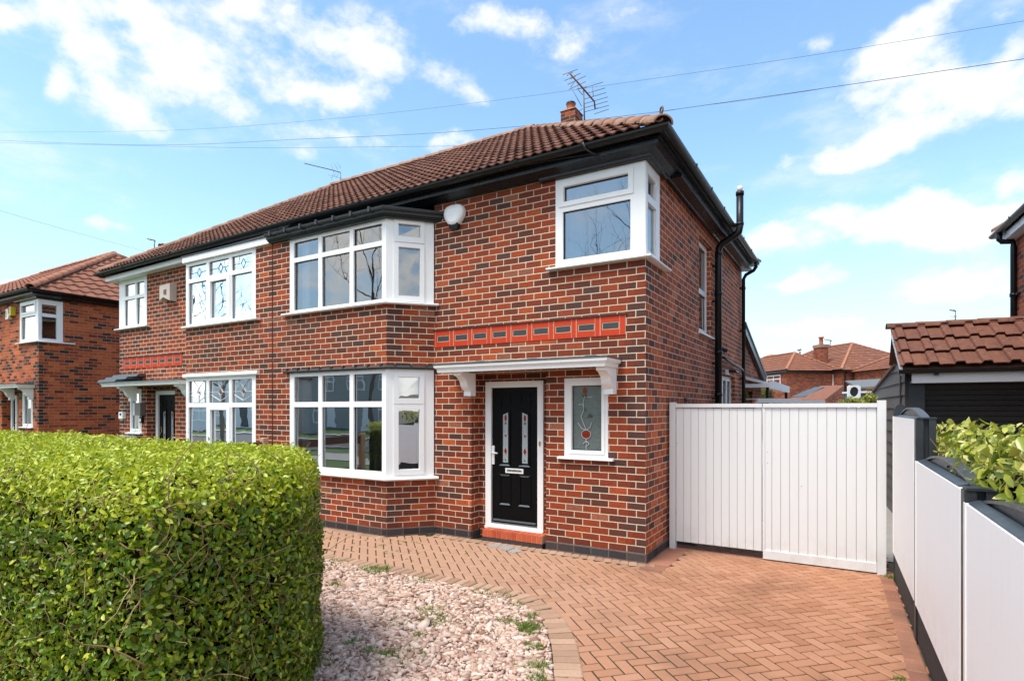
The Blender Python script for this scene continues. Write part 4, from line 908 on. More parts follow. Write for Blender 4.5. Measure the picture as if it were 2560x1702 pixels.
p = MB(); p.tube([(rx-.24, ry-.12, 4.82), (rx-.24, ry-.12, 4.70), (rx-.2, ry-.12, 4.66), (rx-.06, ry-.12, 4.64), (rx-.05, ry-.12, 4.55), (rx-.05, ry-.12, 0)], .045, 10)
p.tube([(rx-.05, ry-.12, 3.7), (rx-.05, ry-.12, 3.76)], .055, 10); p.box((rx-.05, ry-.3, 3.71), (rx, ry-.1, 3.74)); p.build('downpipe', 'blackpvc', RH)
# ------------------------------------------------------------------ garage
GX, GY = 2.76, 3.8
G = thing('garage', 'dark garage with brown tiled front roof and grey boarded side beyond the white fence', 'garage', (GX, GY, 0), rotz=R(3.67))
W_ = 1.72
for q0, q1 in ((0, .20), (W_-.02, W_)): b = MB(); b.box((GX+q0, GY, 0), (GX+q1, GY+.25, 2.3)); b.build('door_pier', 'anthracite', G)
b = MB(); P = plane((GX, GY+.10, 0), (1, 0, 0), (0, -1, 0)); z = .02; b.bx(P, .2, W_-.02, 0, 2.2, .02, .04)
while z < 2.16:
    b.hexa([P(.2, z, 0), P(W_-.02, z, 0), P(W_-.02, z, .03), P(.2, z, .03), P(.2, z+.062, -.012), P(W_-.02, z+.062, -.012), P(W_-.02, z+.07, .03), P(.2, z+.07, .03)]); z += .076
b.build('roller_door', 'shutter', G)
b = MB(); b.box((GX+.02, GY-.165, 2.165), (GX+W_, GY-.14, 2.31)); b.box((GX+.02, GY-.14, 2.165), (GX+W_, GY+.02, 2.19)); b.build('fascia', 'white', G)
g = MB(); sweep(g, [(GX-.14, GY-.165), (GX+W_, GY-.165)], halfround(.065, 2.355, .058)); sweep(g, [(GX-.15, GY-.165), (GX-.135, GY-.165)], [(.0, 2.36), (.13, 2.36), (.12, 2.31), (.065, 2.29), (.01, 2.31)])
for u in (.28, 1.28): g.box((GX+u, GY-.235, 2.27), (GX+u+.05, GY-.15, 2.37))
g.build('gutter', 'blackpvc', G)
def roll(u):
    f = (u % .30)/.30
    return .045*max(0, min(1, min((f-.55)/.06, (.97-f)/.06))) if f > .5 else .006*math.sin(f*6)
rt = MB(); tile_slope(rt, (GX-.13, GY-.19, 2.385), (GX+W_+.1, GY-.19, 2.385), (GX+W_+.1, GY+.92, 3.10), (GX-.13, GY+.92, 3.10), course=.415, pitch=.30, seg=20, lift=.05, prof=roll, tw=.30, uoff=.12)
rt.face([(GX-.10, GY+.92, 3.10), (GX+W_+.1, GY+.92, 3.10), (GX+W_+.1, GY+1.3, 2.52), (GX-.10, GY+1.3, 2.52)])
rt.face([(GX-.10, GY-.16, 2.36), (GX+W_, GY-.16, 2.36), (GX+W_, GY+.92, 3.06), (GX-.10, GY+.92, 3.06)])
ro = rt.build('roof', 'garagetile', G)
rt = MB(); cap_tiles(rt, (GX-.16, GY+.92, 3.13), (GX+W_+.1, GY+.92, 3.13), .10, .40, 12); rt.build('ridge_tiles', 'garagetile', ro)
b = MB(); b.hexa([(GX-.115, GY-.17, 2.27), (GX-.09, GY-.17, 2.27), (GX-.09, GY+.92, 2.98), (GX-.115, GY+.92, 2.98), (GX-.115, GY-.17, 2.40), (GX-.09, GY-.17, 2.40), (GX-.09, GY+.92, 3.11), (GX-.115, GY+.92, 3.11)]); b.build('verge_board', 'white', G)
# boarded side: overlapping horizontal boards cut to the sloping top
b = MB()
top = lambda y: 2.34+(.19/1.3)*y if y < 1.3 else 2.53-(y-1.3)*.105
z = .0; k = 0
while z < 2.53:
    ys = [q*.25 for q in range(0, 20)]
    for ya, yb in zip(ys[:-1], ys[1:]):
        ta, tb = min(top(ya), z+.205), min(top(yb), z+.205)
        if ta <= z+.01 and tb <= z+.01: continue
        ta, tb = max(ta, z+.005), max(tb, z+.005)
        b.hexa([(GX-.022, GY+ya, z), (GX-.004, GY+ya, z), (GX-.004, GY+yb, z), (GX-.022, GY+yb, z), (GX-.006, GY+ya, ta), (GX+.0, GY+ya, ta), (GX+.0, GY+yb, tb), (GX-.006, GY+yb, tb)])
    z += .2
sw_ = b.build('boarded_side', 'boardgrey', G)
b = MB(); b.box((GX-.035, GY+.55, 0), (GX-.005, GY+.60, 2.42)); b.box((GX-.04, GY-.01, 0), (GX-.0, GY+.03, 2.33)); b.build('batten', 'boarddark', sw_)
b = MB(); b.hexa([(GX-.05, GY+1.25, 2.50), (GX+.02, GY+1.25, 2.50), (GX+.02, GY+4.8, 2.13), (GX-.05, GY+4.8, 2.13), (GX-.05, GY+1.25, 2.55), (GX+.02, GY+1.25, 2.55), (GX+.02, GY+4.8, 2.18), (GX-.05, GY+4.8, 2.18)]); b.build('capping', 'rust', sw_)
b = MB(); b.hexa([(GX+.02, GY+1.3, 2.44), (GX+W_, GY+1.3, 2.44), (GX+W_, GY+4.75, 2.08), (GX+.02, GY+4.75, 2.08), (GX+.02, GY+1.3, 2.52), (GX+W_, GY+1.3, 2.52), (GX+W_, GY+4.75, 2.15), (GX+.02, GY+4.75, 2.15)]); b.build('rear_roof', 'felt', G)
b = MB(); b.face([(GX+.01, GY+.0, 2.3), (GX+.01, GY+.92, 3.04), (GX+.01, GY+1.3, 2.5)]); b.build('gable_infill', 'anthracite', G)
# ------------------------------------------------------------------ drive gate
GT = thing('driveway_gate', 'pair of tall white boarded gates closing the drive beside the house', 'gate', (1.2, .9, 0))
P = plane((0, .9, 0), (1, 0, 0), (0, -1, 0))
b = MB(); b.bx(P, .035, .108, 0, 1.875, -.03, .05); b.build('post', 'gatewhite', GT)
b = MB(); b.bx(P, 2.285, 2.368, 0, 1.885, -.03, .06); b.build('post', 'gatewhite', GT)
def leaf_(u0, u1, n, zb, zt, rails, gap_top):
    b = MB(); w = (u1-u0)/n
    for i in range(n):
        dj = random.uniform(-.0012, .0012); a, c = u0+w*i+.0012, u0+w*(i+1)-.0012; e = .0032
        z1 = zt-.055 if gap_top else zt-.05
        b.raw([P(a, zb, dj+.004), P(a+e, zb, dj), P(c-e, zb, dj), P(c, zb, dj+.004), P(a, z1, dj+.004), P(a+e, z1, dj), P(c-e, z1, dj), P(c, z1, dj+.004)], [(0, 1, 5, 4), (1, 2, 6, 5), (2, 3, 7, 6)])
    b.build('boards', 'gatewhite', GT)
    b = MB(); b.bx(P, u0, u1, zb+.01, zt-.06, .0055, .02); b.build('backing', 'boardgrey', GT)
    b = MB(); b.bx(P, u0-.002, u1+.002, zt-.045, zt, -.022, .045)
    b.build('rail', 'gatewhite', GT)
    for z in (.35, 1.0, 1.6): b = MB(); b.bx(P, u0, u1, z, z+.09, .022, .06); b.build('back_rail', 'gatewhite', GT)
leaf_(.112, 1.128, 11, .10, 1.855, 0, True)
leaf_(1.142, 2.282, 12, .10, 1.855, 0, False)
b = MB(); b.bx(P, 1.142, 2.282, .015, .115, -.018, .03); b.build('bottom_rail', 'gatewhite', GT)
b = MB(); b.bx(P, 1.136, 1.162, .10, 1.81, -.012, .02); b.build('closing_strip', 'gatewhite', GT)
b = MB()
for u, z in ((.125, 1.35), (.118, .45), (1.19, 1.28), (1.19, 1.15), (1.55, .9)): b.tube([P(u, z, -.003), P(u, z, .004)], .006, 8)
b.build('screws', 'galv', GT)
# ------------------------------------------------------------------ boundary fence
fx = lambda y: 2.456-.03*y
FN = thing('boundary_fence', 'white panelled garden fence with dark posts, arched slate grey tops and black gravel boards', 'fence', (2.45, -1.5, 0))
def PFn(y0):
    d = Vector((.03, -1, 0)).normalized()    # travels towards the viewer
    return plane((fx(y0), y0, 0), d, (-1, -.03, 0))
posts = [.80, -1.03, -2.88, -4.73, -6.58, -8.43]; tops = [1.712, 1.392, 1.338, 1.33, 1.33]
for i in range(5):
    y0, y1 = posts[i], posts[i+1]; Pn = PFn(y0); L = (y0-y1)*1.0005; t = tops[i]
    a, c = .058, L-.058
    b = MB(); b.bx(Pn, a, c, .285, t, -.012, .012); b.bx(Pn, a+.002, a+.052, .29, t+.004, -.0155, -.0125); b.build('panel', 'fencewhite', FN)
    b = MB(); b.bx(Pn, .03, L-.03, 0, .288, .004, .045); b.build('gravel_board', 'concrete_dark', FN)
    b = MB()
    b.hexa([Pn(a+.03, t-.004, .013), Pn(c-.08, t-.004, .013), Pn(c-.08, t-.004, .045), Pn(a+.03, t-.004, .045), Pn(a+.03, t+.006, -.004), Pn(c-.08, t+.006, -.004), Pn(c-.08, t+.022, .045), Pn(a+.03, t+.022, .045)])
    b.build('capping', 'panelcap', FN)
    n = 22; rise = .088; pts = [(a+(c-a)*k/n, t-.01+rise*math.sin(math.pi*k/n)**.8) for k in range(n+1)]
    b = MB()
    for (ua, za), (ub, zb) in zip(pts[:-1], pts[1:]):
        b.hexa([Pn(ua, t-.10, .058), Pn(ub, t-.10, .058), Pn(ub, t-.10, .075), Pn(ua, t-.10, .075), Pn(ua, za, .058), Pn(ub, zb, .058), Pn(ub, zb, .075), Pn(ua, za, .075)])
    b.bx(Pn, a, c, .29, t-.1, .03, .056); ap_ = b.build('arched_panel', 'archface', FN)
    b = MB()
    for (ua, za), (ub, zb) in zip(pts[:-1], pts[1:]):
        b.hexa([Pn(ua, za+.001, .040), Pn(ub, zb+.001, .040), Pn(ub, zb+.001, .098), Pn(ua, za+.001, .098), Pn(ua, za+.016, .040), Pn(ub, zb+.016, .040), Pn(ub, zb+.016, .098), Pn(ua, za+.016, .098)])
    b.build('arch_rim', 'panelcap', ap_)
for i, y in enumerate(posts):
    Pn = PFn(y); t = max(tops[max(i-1, 0)], tops[min(i, 4)])+.005
    b = MB()
    if i == 0:
        b.bx(Pn, -.05, .04, 0, 1.78, .0, .11)
        for k in range(8):
            a0, a1 = math.pi*k/8, math.pi*(k+1)/8
            b.hexa([Pn(-.05, 1.78, .055-.055*math.cos(a0)), Pn(.04, 1.78, .055-.055*math.cos(a0)), Pn(.04, 1.78, .055-.055*math.cos(a1)), Pn(-.05, 1.78, .055-.055*math.cos(a1)),
                    Pn(-.05, 1.78+.06*math.sin(a0)+.001, .055-.055*math.cos(a0)), Pn(.04, 1.78+.06*math.sin(a0)+.001, .055-.055*math.cos(a0)), Pn(.04, 1.78+.06*math.sin(a1)+.001, .055-.055*math.cos(a1)), Pn(-.05, 1.78+.06*math.sin(a1)+.001, .055-.055*math.cos(a1))])
    else:
        b.bx(Pn, -.043, .043, 0, t, -.009, .04); b.bx(Pn, -.045, .012, 0, t, .04, .075); b.bx(Pn, -.045, .045, 0, t, .075, .12)
        b.bx(Pn, -.05, .05, t, t+.012, -.002, .125)
    b.build('post', 'anthracite', FN)
# ------------------------------------------------------------------ leaves
def leaves(name, pos, nrm, parent, mat, off, lmin, lmax, ratio=.45, spread=.8, fold=.25, up=0.0, wide6=False):
    n = len(pos)
    nr = nrm+rng.normal(0, spread, (n, 3)); nr /= np.linalg.norm(nr, axis=1)[:, None]
    ax = rng.normal(0, 1, (n, 3)); ax[:, 2] += up
    ax -= nr*(ax*nr).sum(1)[:, None]; ax /= np.linalg.norm(ax, axis=1)[:, None]+1e-9
    sd = np.cross(nr, ax); ln = rng.uniform(lmin, lmax, (n, 1)); wd = ln*ratio*rng.uniform(.75, 1.2, (n, 1))/2
    base = pos-ax*ln*.5; tip = pos+ax*ln*.5-nr*ln*.12
    f = fold*rng.uniform(.3, 1.3, (n, 1))
    if not wide6:
        lf = pos-ax*ln*.05+sd*wd+nr*wd*f; rt = pos-ax*ln*.05-sd*wd+nr*wd*f
        V = np.stack([base, lf, tip, rt], 1).reshape(-1, 3)
        i = np.arange(n)[:, None]*4
        F = np.concatenate([i+np.array([[0, 2, 1]]), i+np.array([[0, 3, 2]])], 0)
    else:
        m1 = pos-ax*ln*.02; q = [base, pos-ax*ln*.25+sd*wd*.8+nr*wd*f, pos+ax*ln*.12+sd*wd*.95+nr*wd*f, tip, pos+ax*ln*.12-sd*wd*.95+nr*wd*f, pos-ax*ln*.25-sd*wd*.8+nr*wd*f, m1]
        V = np.stack(q, 1).reshape(-1, 3); i = np.arange(n)[:, None]*7
        F = np.concatenate([i+np.array([t]) for t in ([6, 0, 1], [6, 1, 2], [6, 2, 3], [6, 3, 4], [6, 4, 5], [6, 5, 0])], 0)
    return np_mesh(name, V, F, mat, parent, off)
def twigs(mb, pos, nrm, lmin, lmax, r0=.0028):
    for p, nn in zip(pos, nrm):
        d = Vector(rng.normal(0, 1, 3)); nv = Vector(nn); d -= nv*d.dot(nv)*.75; d.normalize()
        L = rng.uniform(lmin, lmax); q = Vector(p); pts = [q.copy()]
        for k in range(5):
            d = (d+Vector(rng.normal(0, .28, 3))).normalized(); q = q+d*L/5; pts.append(q.copy())
        mb.tube(pts, [r0*(1-.12*k) for k in range(6)], 4, False)
HP = np.array([(-7.2, -5.12), (-.72, -5.12), (-.72, -4.22), (-1.44, -3.47), (-7.2, -3.47)]); HZ, HR = 1.49, .24
def inset(poly, r):
    n = len(poly); ls = []
    for i in range(n):
        p, q = poly[i], poly[(i+1) % n]; d = (q-p)/np.linalg.norm(q-p); ls.append((p+np.array([-d[1], d[0]])*r, d))
    out = []
    for i in range(n):
        (p, d), (q, e) = ls[i-1], ls[i]; t_ = np.cross(q-p, e)/np.cross(d, e); out.append(p+d*t_)
    return np.array(out)
HI = inset(HP, HR)
def clamp2(P2):
    n = len(HI); ins_ = np.ones(len(P2), bool); best = np.full(len(P2), 1e9); res = P2.copy()
    for i in range(n):
        a_, b_ = HI[i], HI[(i+1) % n]; d = b_-a_; L2 = (d*d).sum()
        ins_ &= (d[0]*(P2[:, 1]-a_[1])-d[1]*(P2[:, 0]-a_[0])) >= 0
        t_ = np.clip(((P2-a_)*d).sum(1)/L2, 0, 1)[:, None]; c_ = a_+d*t_; ds = np.linalg.norm(P2-c_, axis=1); m_ = ds < best
        best[m_] = ds[m_]; res[m_] = c_[m_]
    res[ins_] = P2[ins_]; return res
FACES = {'front': 0, 'end': 1, 'splay': 2, 'back': 3}
def hedge_points(n, face, depth):
    p = np.empty((n, 3))
    if face == 'top':
        p[:, 0] = rng.uniform(-7.2, -.72, n); p[:, 1] = rng.uniform(-5.12, -3.47, n); p[:, 2] = HZ
        over = (p[:, 0]+1.44)+(p[:, 1]+3.47) > 0; p[over, 0] -= 1.0
    else:
        k = FACES[face]; a_, b_ = HP[k], HP[(k+1) % 5]; t_ = rng.random((n, 1)); p[:, :2] = a_+(b_-a_)*t_; p[:, 2] = rng.uniform(0, HZ, n)
    q = p.copy(); q[:, :2] = clamp2(p[:, :2]); q[:, 2] = np.clip(p[:, 2], 0, HZ-HR)
    d = p-q; l = np.linalg.norm(d, axis=1)[:, None]; nn = d/np.maximum(l, 1e-6)
    s = q+nn*HR
    bump = np.array([mnoise.noise(Vector(v)*2.3)*.035+mnoise.noise(Vector(v)*7.0)*.02 for v in s])[:, None]
    g = rng.random((n, 1))
    s = s+nn*(bump+.015-depth*g**1.6)+rng.normal(0, .008, (n, 3))
    s[:, 2] = np.maximum(s[:, 2], .02)
    return s, nn
HD = thing('privet_hedge', 'clipped green privet hedge with rounded end beside the gravel bed in front of the houses', 'hedge', (-3.5, -4.0, 0))
ho = (-3.5, -4.0, 0)
ps = [hedge_points(n, f, .17) for n, f in ((30000, 'front'), (21000, 'top'), (8500, 'end'), (10500, 'splay'), (5500, 'back'))]
pos = np.concatenate([a for a, _ in ps]); nr = np.concatenate([b for _, b in ps])
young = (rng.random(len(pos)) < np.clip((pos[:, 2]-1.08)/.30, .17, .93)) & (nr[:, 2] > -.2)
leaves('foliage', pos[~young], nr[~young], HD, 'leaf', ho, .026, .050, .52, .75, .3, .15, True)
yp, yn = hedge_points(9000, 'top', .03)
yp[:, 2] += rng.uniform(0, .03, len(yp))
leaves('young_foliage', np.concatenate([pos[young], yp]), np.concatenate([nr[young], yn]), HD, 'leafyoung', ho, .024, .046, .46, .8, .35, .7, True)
b = MB()
for f, n in (('front', 420), ('end', 160), ('splay', 120), ('top', 160)):
    tp, tn = hedge_points(n, f, .05); twigs(b, tp-tn*.012, tn, .08, .30)
for f in ('front', 'end'): tp, tn = hedge_points(40, f, .05); twigs(b, tp-tn*.03, tn, .25, .5, .0045)
b.build('stems', 'stem', HD)['kind'] = 'stuff'
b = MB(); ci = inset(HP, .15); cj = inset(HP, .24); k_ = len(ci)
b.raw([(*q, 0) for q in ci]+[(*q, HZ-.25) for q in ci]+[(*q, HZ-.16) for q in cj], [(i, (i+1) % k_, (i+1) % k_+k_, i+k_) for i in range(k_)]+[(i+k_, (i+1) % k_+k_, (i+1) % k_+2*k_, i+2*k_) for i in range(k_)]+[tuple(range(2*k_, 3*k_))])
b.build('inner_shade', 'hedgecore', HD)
# laurel behind the boundary fence
LR = thing('laurel_hedge', 'glossy yellow-green laurel hedge leaning over the arched fence tops below the dark garage', 'hedge', (2.95, -1.8, 0))
n = 4900; lp = np.empty((n, 3)); lp[:, 1] = rng.uniform(-4.6, .55, n); g = rng.random(n); edge = rng.random(n)
lp[:, 0] = np.where(lp[:, 1] < -1.1, 2.635, 2.70)+rng.random(n)**1.5*.85; topz = 1.615+.055*np.sin(lp[:, 1]*2.1)+.035*np.sin(lp[:, 1]*5.3)+.02*(-lp[:, 1]-1)
lp[:, 2] = topz-rng.random(n)**1.4*.75
ln_ = np.tile(np.array([[-.75, -.25, .6]]), (n, 1))
ov = (rng.random(n) < .09) & (lp[:, 1] > -3.1) & (lp[:, 2] > 1.3); lp[ov, 0] = rng.uniform(2.57, 2.70, ov.sum()); lp[ov, 2] = np.maximum(lp[ov, 2], 1.44); lp[ov & (lp[:, 1] > -1.3), 0] += .12
leaves('foliage', lp, ln_, LR, 'laurel', (2.95, -1.8, 0), .045, .095, .42, .75, .4, .35, True)
b = MB()
for k in range(46):
    y = rng.uniform(-4.4, .5); x = rng.uniform(2.75, 3.3); q = [Vector((x, y, .0)), Vector((x+rng.normal(0, .05), y+rng.normal(0, .05), .7)), Vector((x+rng.normal(-.05, .08), y+rng.normal(0, .1), 1.25)), Vector((x+rng.normal(-.1, .1), y+rng.normal(0, .12), 1.60+rng.uniform(-.05, .1)))]
    b.tube(q, [.012, .01, .006, .003], 5, False)
b.build('stems', 'stem', LR)
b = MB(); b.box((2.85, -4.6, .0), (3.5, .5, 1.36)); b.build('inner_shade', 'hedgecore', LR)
# ------------------------------------------------------------------ ground, drive, gravel
S_ = lambda o: tag(o, kind='structure')
ground_poly('ground', [(-400, -400), (400, -400), (400, 400), (-400, 400)], -.03, 'earth')
ground_poly('drive_base', [(-7, -8.0), (2.62, -8.0), (2.40, 1.6), (.0, 6), (-7, .2)], -.008, 'sand')
ground_poly('back_yard', [(0, 1.62), (14, 1.62), (14, 40), (-14, 40), (-14, 6.4), (0, 6.4)], -.014, 'flag')
inner = [(-7.2, -1.80), (-3.3, -1.80), (-2.3, -1.79), (-1.33, -1.80), (-1.0, -1.80), (-.775, -1.83), (-.578, -1.905), (-.355, -2.05), (-.189, -2.215), (-.056, -2.38), (.104, -2.62), (.24, -2.86), (.36, -3.09), (.48, -3.42), (.58, -3.85), (.64, -4.3), (.68, -5.2), (.70, -6.4)]
def inside(x, y):
    """inside the gravel bed"""
    if y > -1.80 or x < -7.2 or y < -7.9: return False
    for (xa, ya), (xb, yb) in zip(inner[:-1], inner[1:]):
        if ya >= y >= yb and ya != yb: return x < xa+(xb-xa)*(ya-y)/(ya-yb)
    return x < .70
def nearkerb(x, y):
    best = 9
    for (xa, ya), (xb, yb) in zip(inner[:-1], inner[1:]):
        dx, dy = xb-xa, yb-ya; t = max(0, min(1, ((x-xa)*dx+(y-ya)*dy)/(dx*dx+dy*dy)))
        best = min(best, math.hypot(x-xa-dx*t, y-ya-dy*t))
    return best
def block(mb, cx, cy, ax, L, W, z, bev=.008, gap=.0034, hgt=.03):
    ax = Vector((ax[0], ax[1])).normalized(); sd = Vector((-ax.y, ax.x)); l, w = L/2-gap, W/2-gap
    dz = [random.uniform(-.0012, .0012) for _ in range(2)]
    def q(a, c, z_): return (cx+ax.x*a+sd.x*c, cy+ax.y*a+sd.y*c, z_+dz[0]*a/l+dz[1]*c/w)
    e = bev
    mb.raw([q(-l, -w, z-hgt), q(l, -w, z-hgt), q(l, w, z-hgt), q(-l, w, z-hgt), q(-l, -w, z-e*.8), q(l, -w, z-e*.8), q(l, w, z-e*.8), q(-l, w, z-e*.8), q(-l+e, -w+e, z), q(l-e, -w+e, z), q(l-e, w-e, z), q(-l+e, w-e, z)],
           [(0, 1, 5, 4), (1, 2, 6, 5), (2, 3, 7, 6), (3, 0, 4, 7), (4, 5, 9, 8), (5, 6, 10, 9), (6, 7, 11, 10), (7, 4, 8, 11), (8, 9, 10, 11)])
xr = lambda y: fx(y)-.135       # inner edge of the border along the fence
pv = MB(); W = .1; c45 = math.sqrt(.5)
for i in range(-70, 130):
    for j in range(-60, 60):
        ox, oy = i+2*j, -i+2*j
        for (px, py, ax) in ((ox+1, oy+.5, (1, 0)), (ox+2.5, oy+1, (0, 1))):
            p_, q_ = px*W, py*W; x, y = (p_-q_)*c45+.03, (p_+q_)*c45-.02-4
            if not (-6.2 < x < xr(y)+.10 and -7.9 < y < 1.9): continue
            if inside(x, y) or (y < -1.0 and nearkerb(x, y) < .115): continue
            if y > -.0 and x < .22: continue
            if -.14 < y and x < .15 and y < 0: continue
            block(pv, x, y, ((ax[0]-ax[1])*c45, (ax[0]+ax[1])*c45), .2, .1, 0.0, .007, .0062)
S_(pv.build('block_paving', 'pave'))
kb = MB(); pts = [Vector(p) for p in inner]; s_acc = 0.0
for a_, b_ in zip(pts[:-1], pts[1:]):
    L = (b_-a_).length; d = (b_-a_)/L; nrm = Vector((-d.y, d.x)); pos_ = (.1035-s_acc) if s_acc else 0.0
    while pos_ < L:
        c_ = a_+d*pos_+nrm*.107; block(kb, c_.x, c_.y, nrm, .212, .1035, .012, .010, .0075, .06); pos_ += .1035
    s_acc = L-(pos_-.1035)
S_(kb.build('curved_kerb', 'pave_kerb'))
bd = MB(); y = 1.0
while y > -7.9:
    block(bd, fx(y)-.068, y, (1, -.03), .132, .2, .003) if False else block(bd, fx(y)-.066, y, (.03, -1), .2, .128, .004); y -= .2
for k in range(14): block(bd, .13+.0, -.05+k*.1035-.18, (1, 0), .27, .1035, .004)
x = .05
while x < 2.3: block(bd, x+.1, .96, (1, 0), .2, .13, .003); x += .2
S_(bd.build('side_border', 'pave_red'))
bd = MB(); u = -2.3
while u < .12: block(bd, u, -.07, (.32, -1), .15, .1035, .004); u += .1035
u = -3.0
while u < -2.3: block(bd, u, -.07, (.32, -1), .15, .1035, .004); u += .1035
u = -6.0
while u < -3.5: block(bd, u, -.585, (.1, -1), .14, .1035, .004); u += .1035
S_(bd.build('wall_border', 'pave_kerb'))
b = MB()
for poly in ([(-2.06, -.20), (-2.02, -.12), (-1.90, -.07), (-1.88, -.25), (-1.98, -.27)], [(-1.875, -.245), (-1.89, -.075), (-1.68, -.13), (-1.69, -.33)], [(-1.675, -.335), (-1.66, -.15), (-1.49, -.24), (-1.56, -.38)]):
    k = len(poly); b.raw([(x, y, 0) for x, y in poly]+[(x, y, .007) for x, y in poly], [tuple(range(k, 2*k))]+[(i, (i+1) % k, (i+1) % k+k, i+k) for i in range(k)])
S_(b.build('mortar_patch', 'flag'))
gb = MB(); gb.face([(x, y, .0) for x, y in inner]+[(.70, -7.9, .0), (-7.2, -7.9, .0)][0:2]); S_(gb.build('gravel_bed', 'gravelbase'))
ico = bmesh.new(); bmesh.ops.create_icosphere(ico, subdivisions=1, radius=1.0); IV = np.array([v.co[:] for v in ico.verts]); IF = np.array([[v.index for v in f.verts] for f in ico.faces]); ico.free()
xs, ys = rng.uniform(-4.6, .72, 60000), rng.uniform(-4.9, -1.8, 60000)
ok = [k for k in range(60000) if inside(xs[k]+.012, ys[k]) and not (xs[k] < -1.6 and ys[k] < -3.55)][:23000]
n = len(ok); ang = rng.uniform(0, 2*math.pi, (n, 3)); sz = rng.lognormal(-4.05, .33, (n, 1))*np.stack([rng.uniform(1.0, 2.0, n), rng.uniform(.6, 1.0, n), rng.uniform(.4, .75, n)], 1)
def rot(a):
    cx, sx, cy, sy, cz, sz_ = np.cos(a[:, 0]), np.sin(a[:, 0]), np.cos(a[:, 1]), np.sin(a[:, 1]), np.cos(a[:, 2]), np.sin(a[:, 2]); z = np.zeros_like(cx); o = z+1
    Rx = np.stack([np.stack([o, z, z], 1), np.stack([z, cx, -sx], 1), np.stack([z, sx, cx], 1)], 1); Rz = np.stack([np.stack([cz, -sz_, z], 1), np.stack([sz_, cz, z], 1), np.stack([z, z, o], 1)], 1)
    return Rz @ Rx
ang[:, 0] *= .12; RM = rot(ang)
jv = IV[None]*(1+rng.normal(0, .16, (n, 12, 1)))*sz[:, None, :]
GV = np.einsum('nij,nkj->nki', RM, jv)+np.stack([xs[ok], ys[ok], rng.uniform(.0, .016, n)], 1)[:, None, :]
GF = (np.arange(n)[:, None, None]*12+IF[None]).reshape(-1, 3)
o = np_mesh('gravel', GV.reshape(-1, 3), GF, 'gravel'); o['kind'] = 'stuff'; o['label'] = 'pale pink gravel chippings filling the curved front bed'
# grass in the gravel and in the joints
def blades(mb, cx, cy, r, n, h):
    for k in range(n):
        a, q = rng.uniform(0, 6.28), r*math.sqrt(rng.random()); x, y = cx+q*math.cos(a), cy+q*math.sin(a)
        d = Vector((rng.normal(0, .5), rng.normal(0, .5), 1)).normalized(); d2 = (d+Vector((rng.normal(0, .6), rng.normal(0, .6), -.1))).normalized()
        hh = h*rng.uniform(.5, 1.2); w = Vector((math.cos(a*3), math.sin(a*3), 0))*rng.uniform(.002, .004)
        p0 = Vector((x, y, .0)); p1 = p0+d*hh*.6; p2 = p1+d2*hh*.5
        mb.face([p0-w, p0+w, p1+w*.8, p1-w*.8]); mb.face([p1-w*.8, p1+w*.8, p2])
t = thing('grass_tuft', 'large bright green grass tuft at the inner edge of the curved kerb', 'grass tuft', (-.2, -2.42, 0))
b = MB(); blades(b, -.2, -2.42, .10, 420, .07); blades(b, -.12, -2.52, .05, 120, .05); b.build('blades', 'grass', t)
b = MB()
for (x, y, r, n, h) in ((-2.43, -1.84, .12, 150, .05), (-2.6, -1.86, .08, 80, .03), (-3.08, -1.86, .14, 120, .03), (-1.79, -1.86, .09, 80, .03), (-1.12, -2.52, .11, 120, .035), (-.95, -2.69, .11, 120, .035), (-.74, -3.38, .13, 140, .03), (-.86, -3.38, .05, 60, .03),
        (-1.15, -2.87, .07, 60, .025), (-1.28, -2.84, .05, 30, .02), (-2.4, -2.45, .05, 50, .05), (-1.05, -1.86, .08, 70, .03), (-.84, -1.85, .10, 90, .03), (-.56, -1.98, .05, 60, .03), (-.30, -2.18, .05, 60, .04), (-.42, -2.38, .07, 70, .035), (-.86, -2.99, .05, 50, .03), (-.98, -3.40, .05, 50, .04),
        (-1.13, -3.70, .07, 60, .03), (-.62, -3.24, .06, 60, .025), (.20, -2.99, .07, 90, .04), (.02, -2.72, .06, 70, .035), (-1.24, -3.12, .04, 25, .02), (-1.2, -3.36, .06, 60, .035), (.28, -3.16, .05, 80, .04), (.12, -3.05, .07, 60, .025), (-.5, -2.75, .06, 25, .02), (-1.75, -2.35, .04, 25, .03)):
    blades(b, x, y, r*1.15, int(n*1.9), h*1.5)
for k in range(26):
    x = rng.uniform(-4.2, -1.9); y = rng.uniform(-1.45, -.66); blades(b, x, y, .02, 10, .016)
for k in range(18): blades(b, rng.uniform(-3.4, -2.9), rng.uniform(-.62, -.53) if k % 2 else -.09, .02, 8, .02)
blades(b, .06, .93, .04, 60, .03); blades(b, 2.40, .80, .06, 90, .04); blades(b, 2.33, -1.9, .04, 40, .03); blades(b, 2.36, -2.05, .03, 30, .02); blades(b, .28, .85, .05, 40, .012)
o = b.build('weeds', 'grass'); o['kind'] = 'stuff'; o['label'] = 'small green weeds and moss growing in the gravel and paving joints'
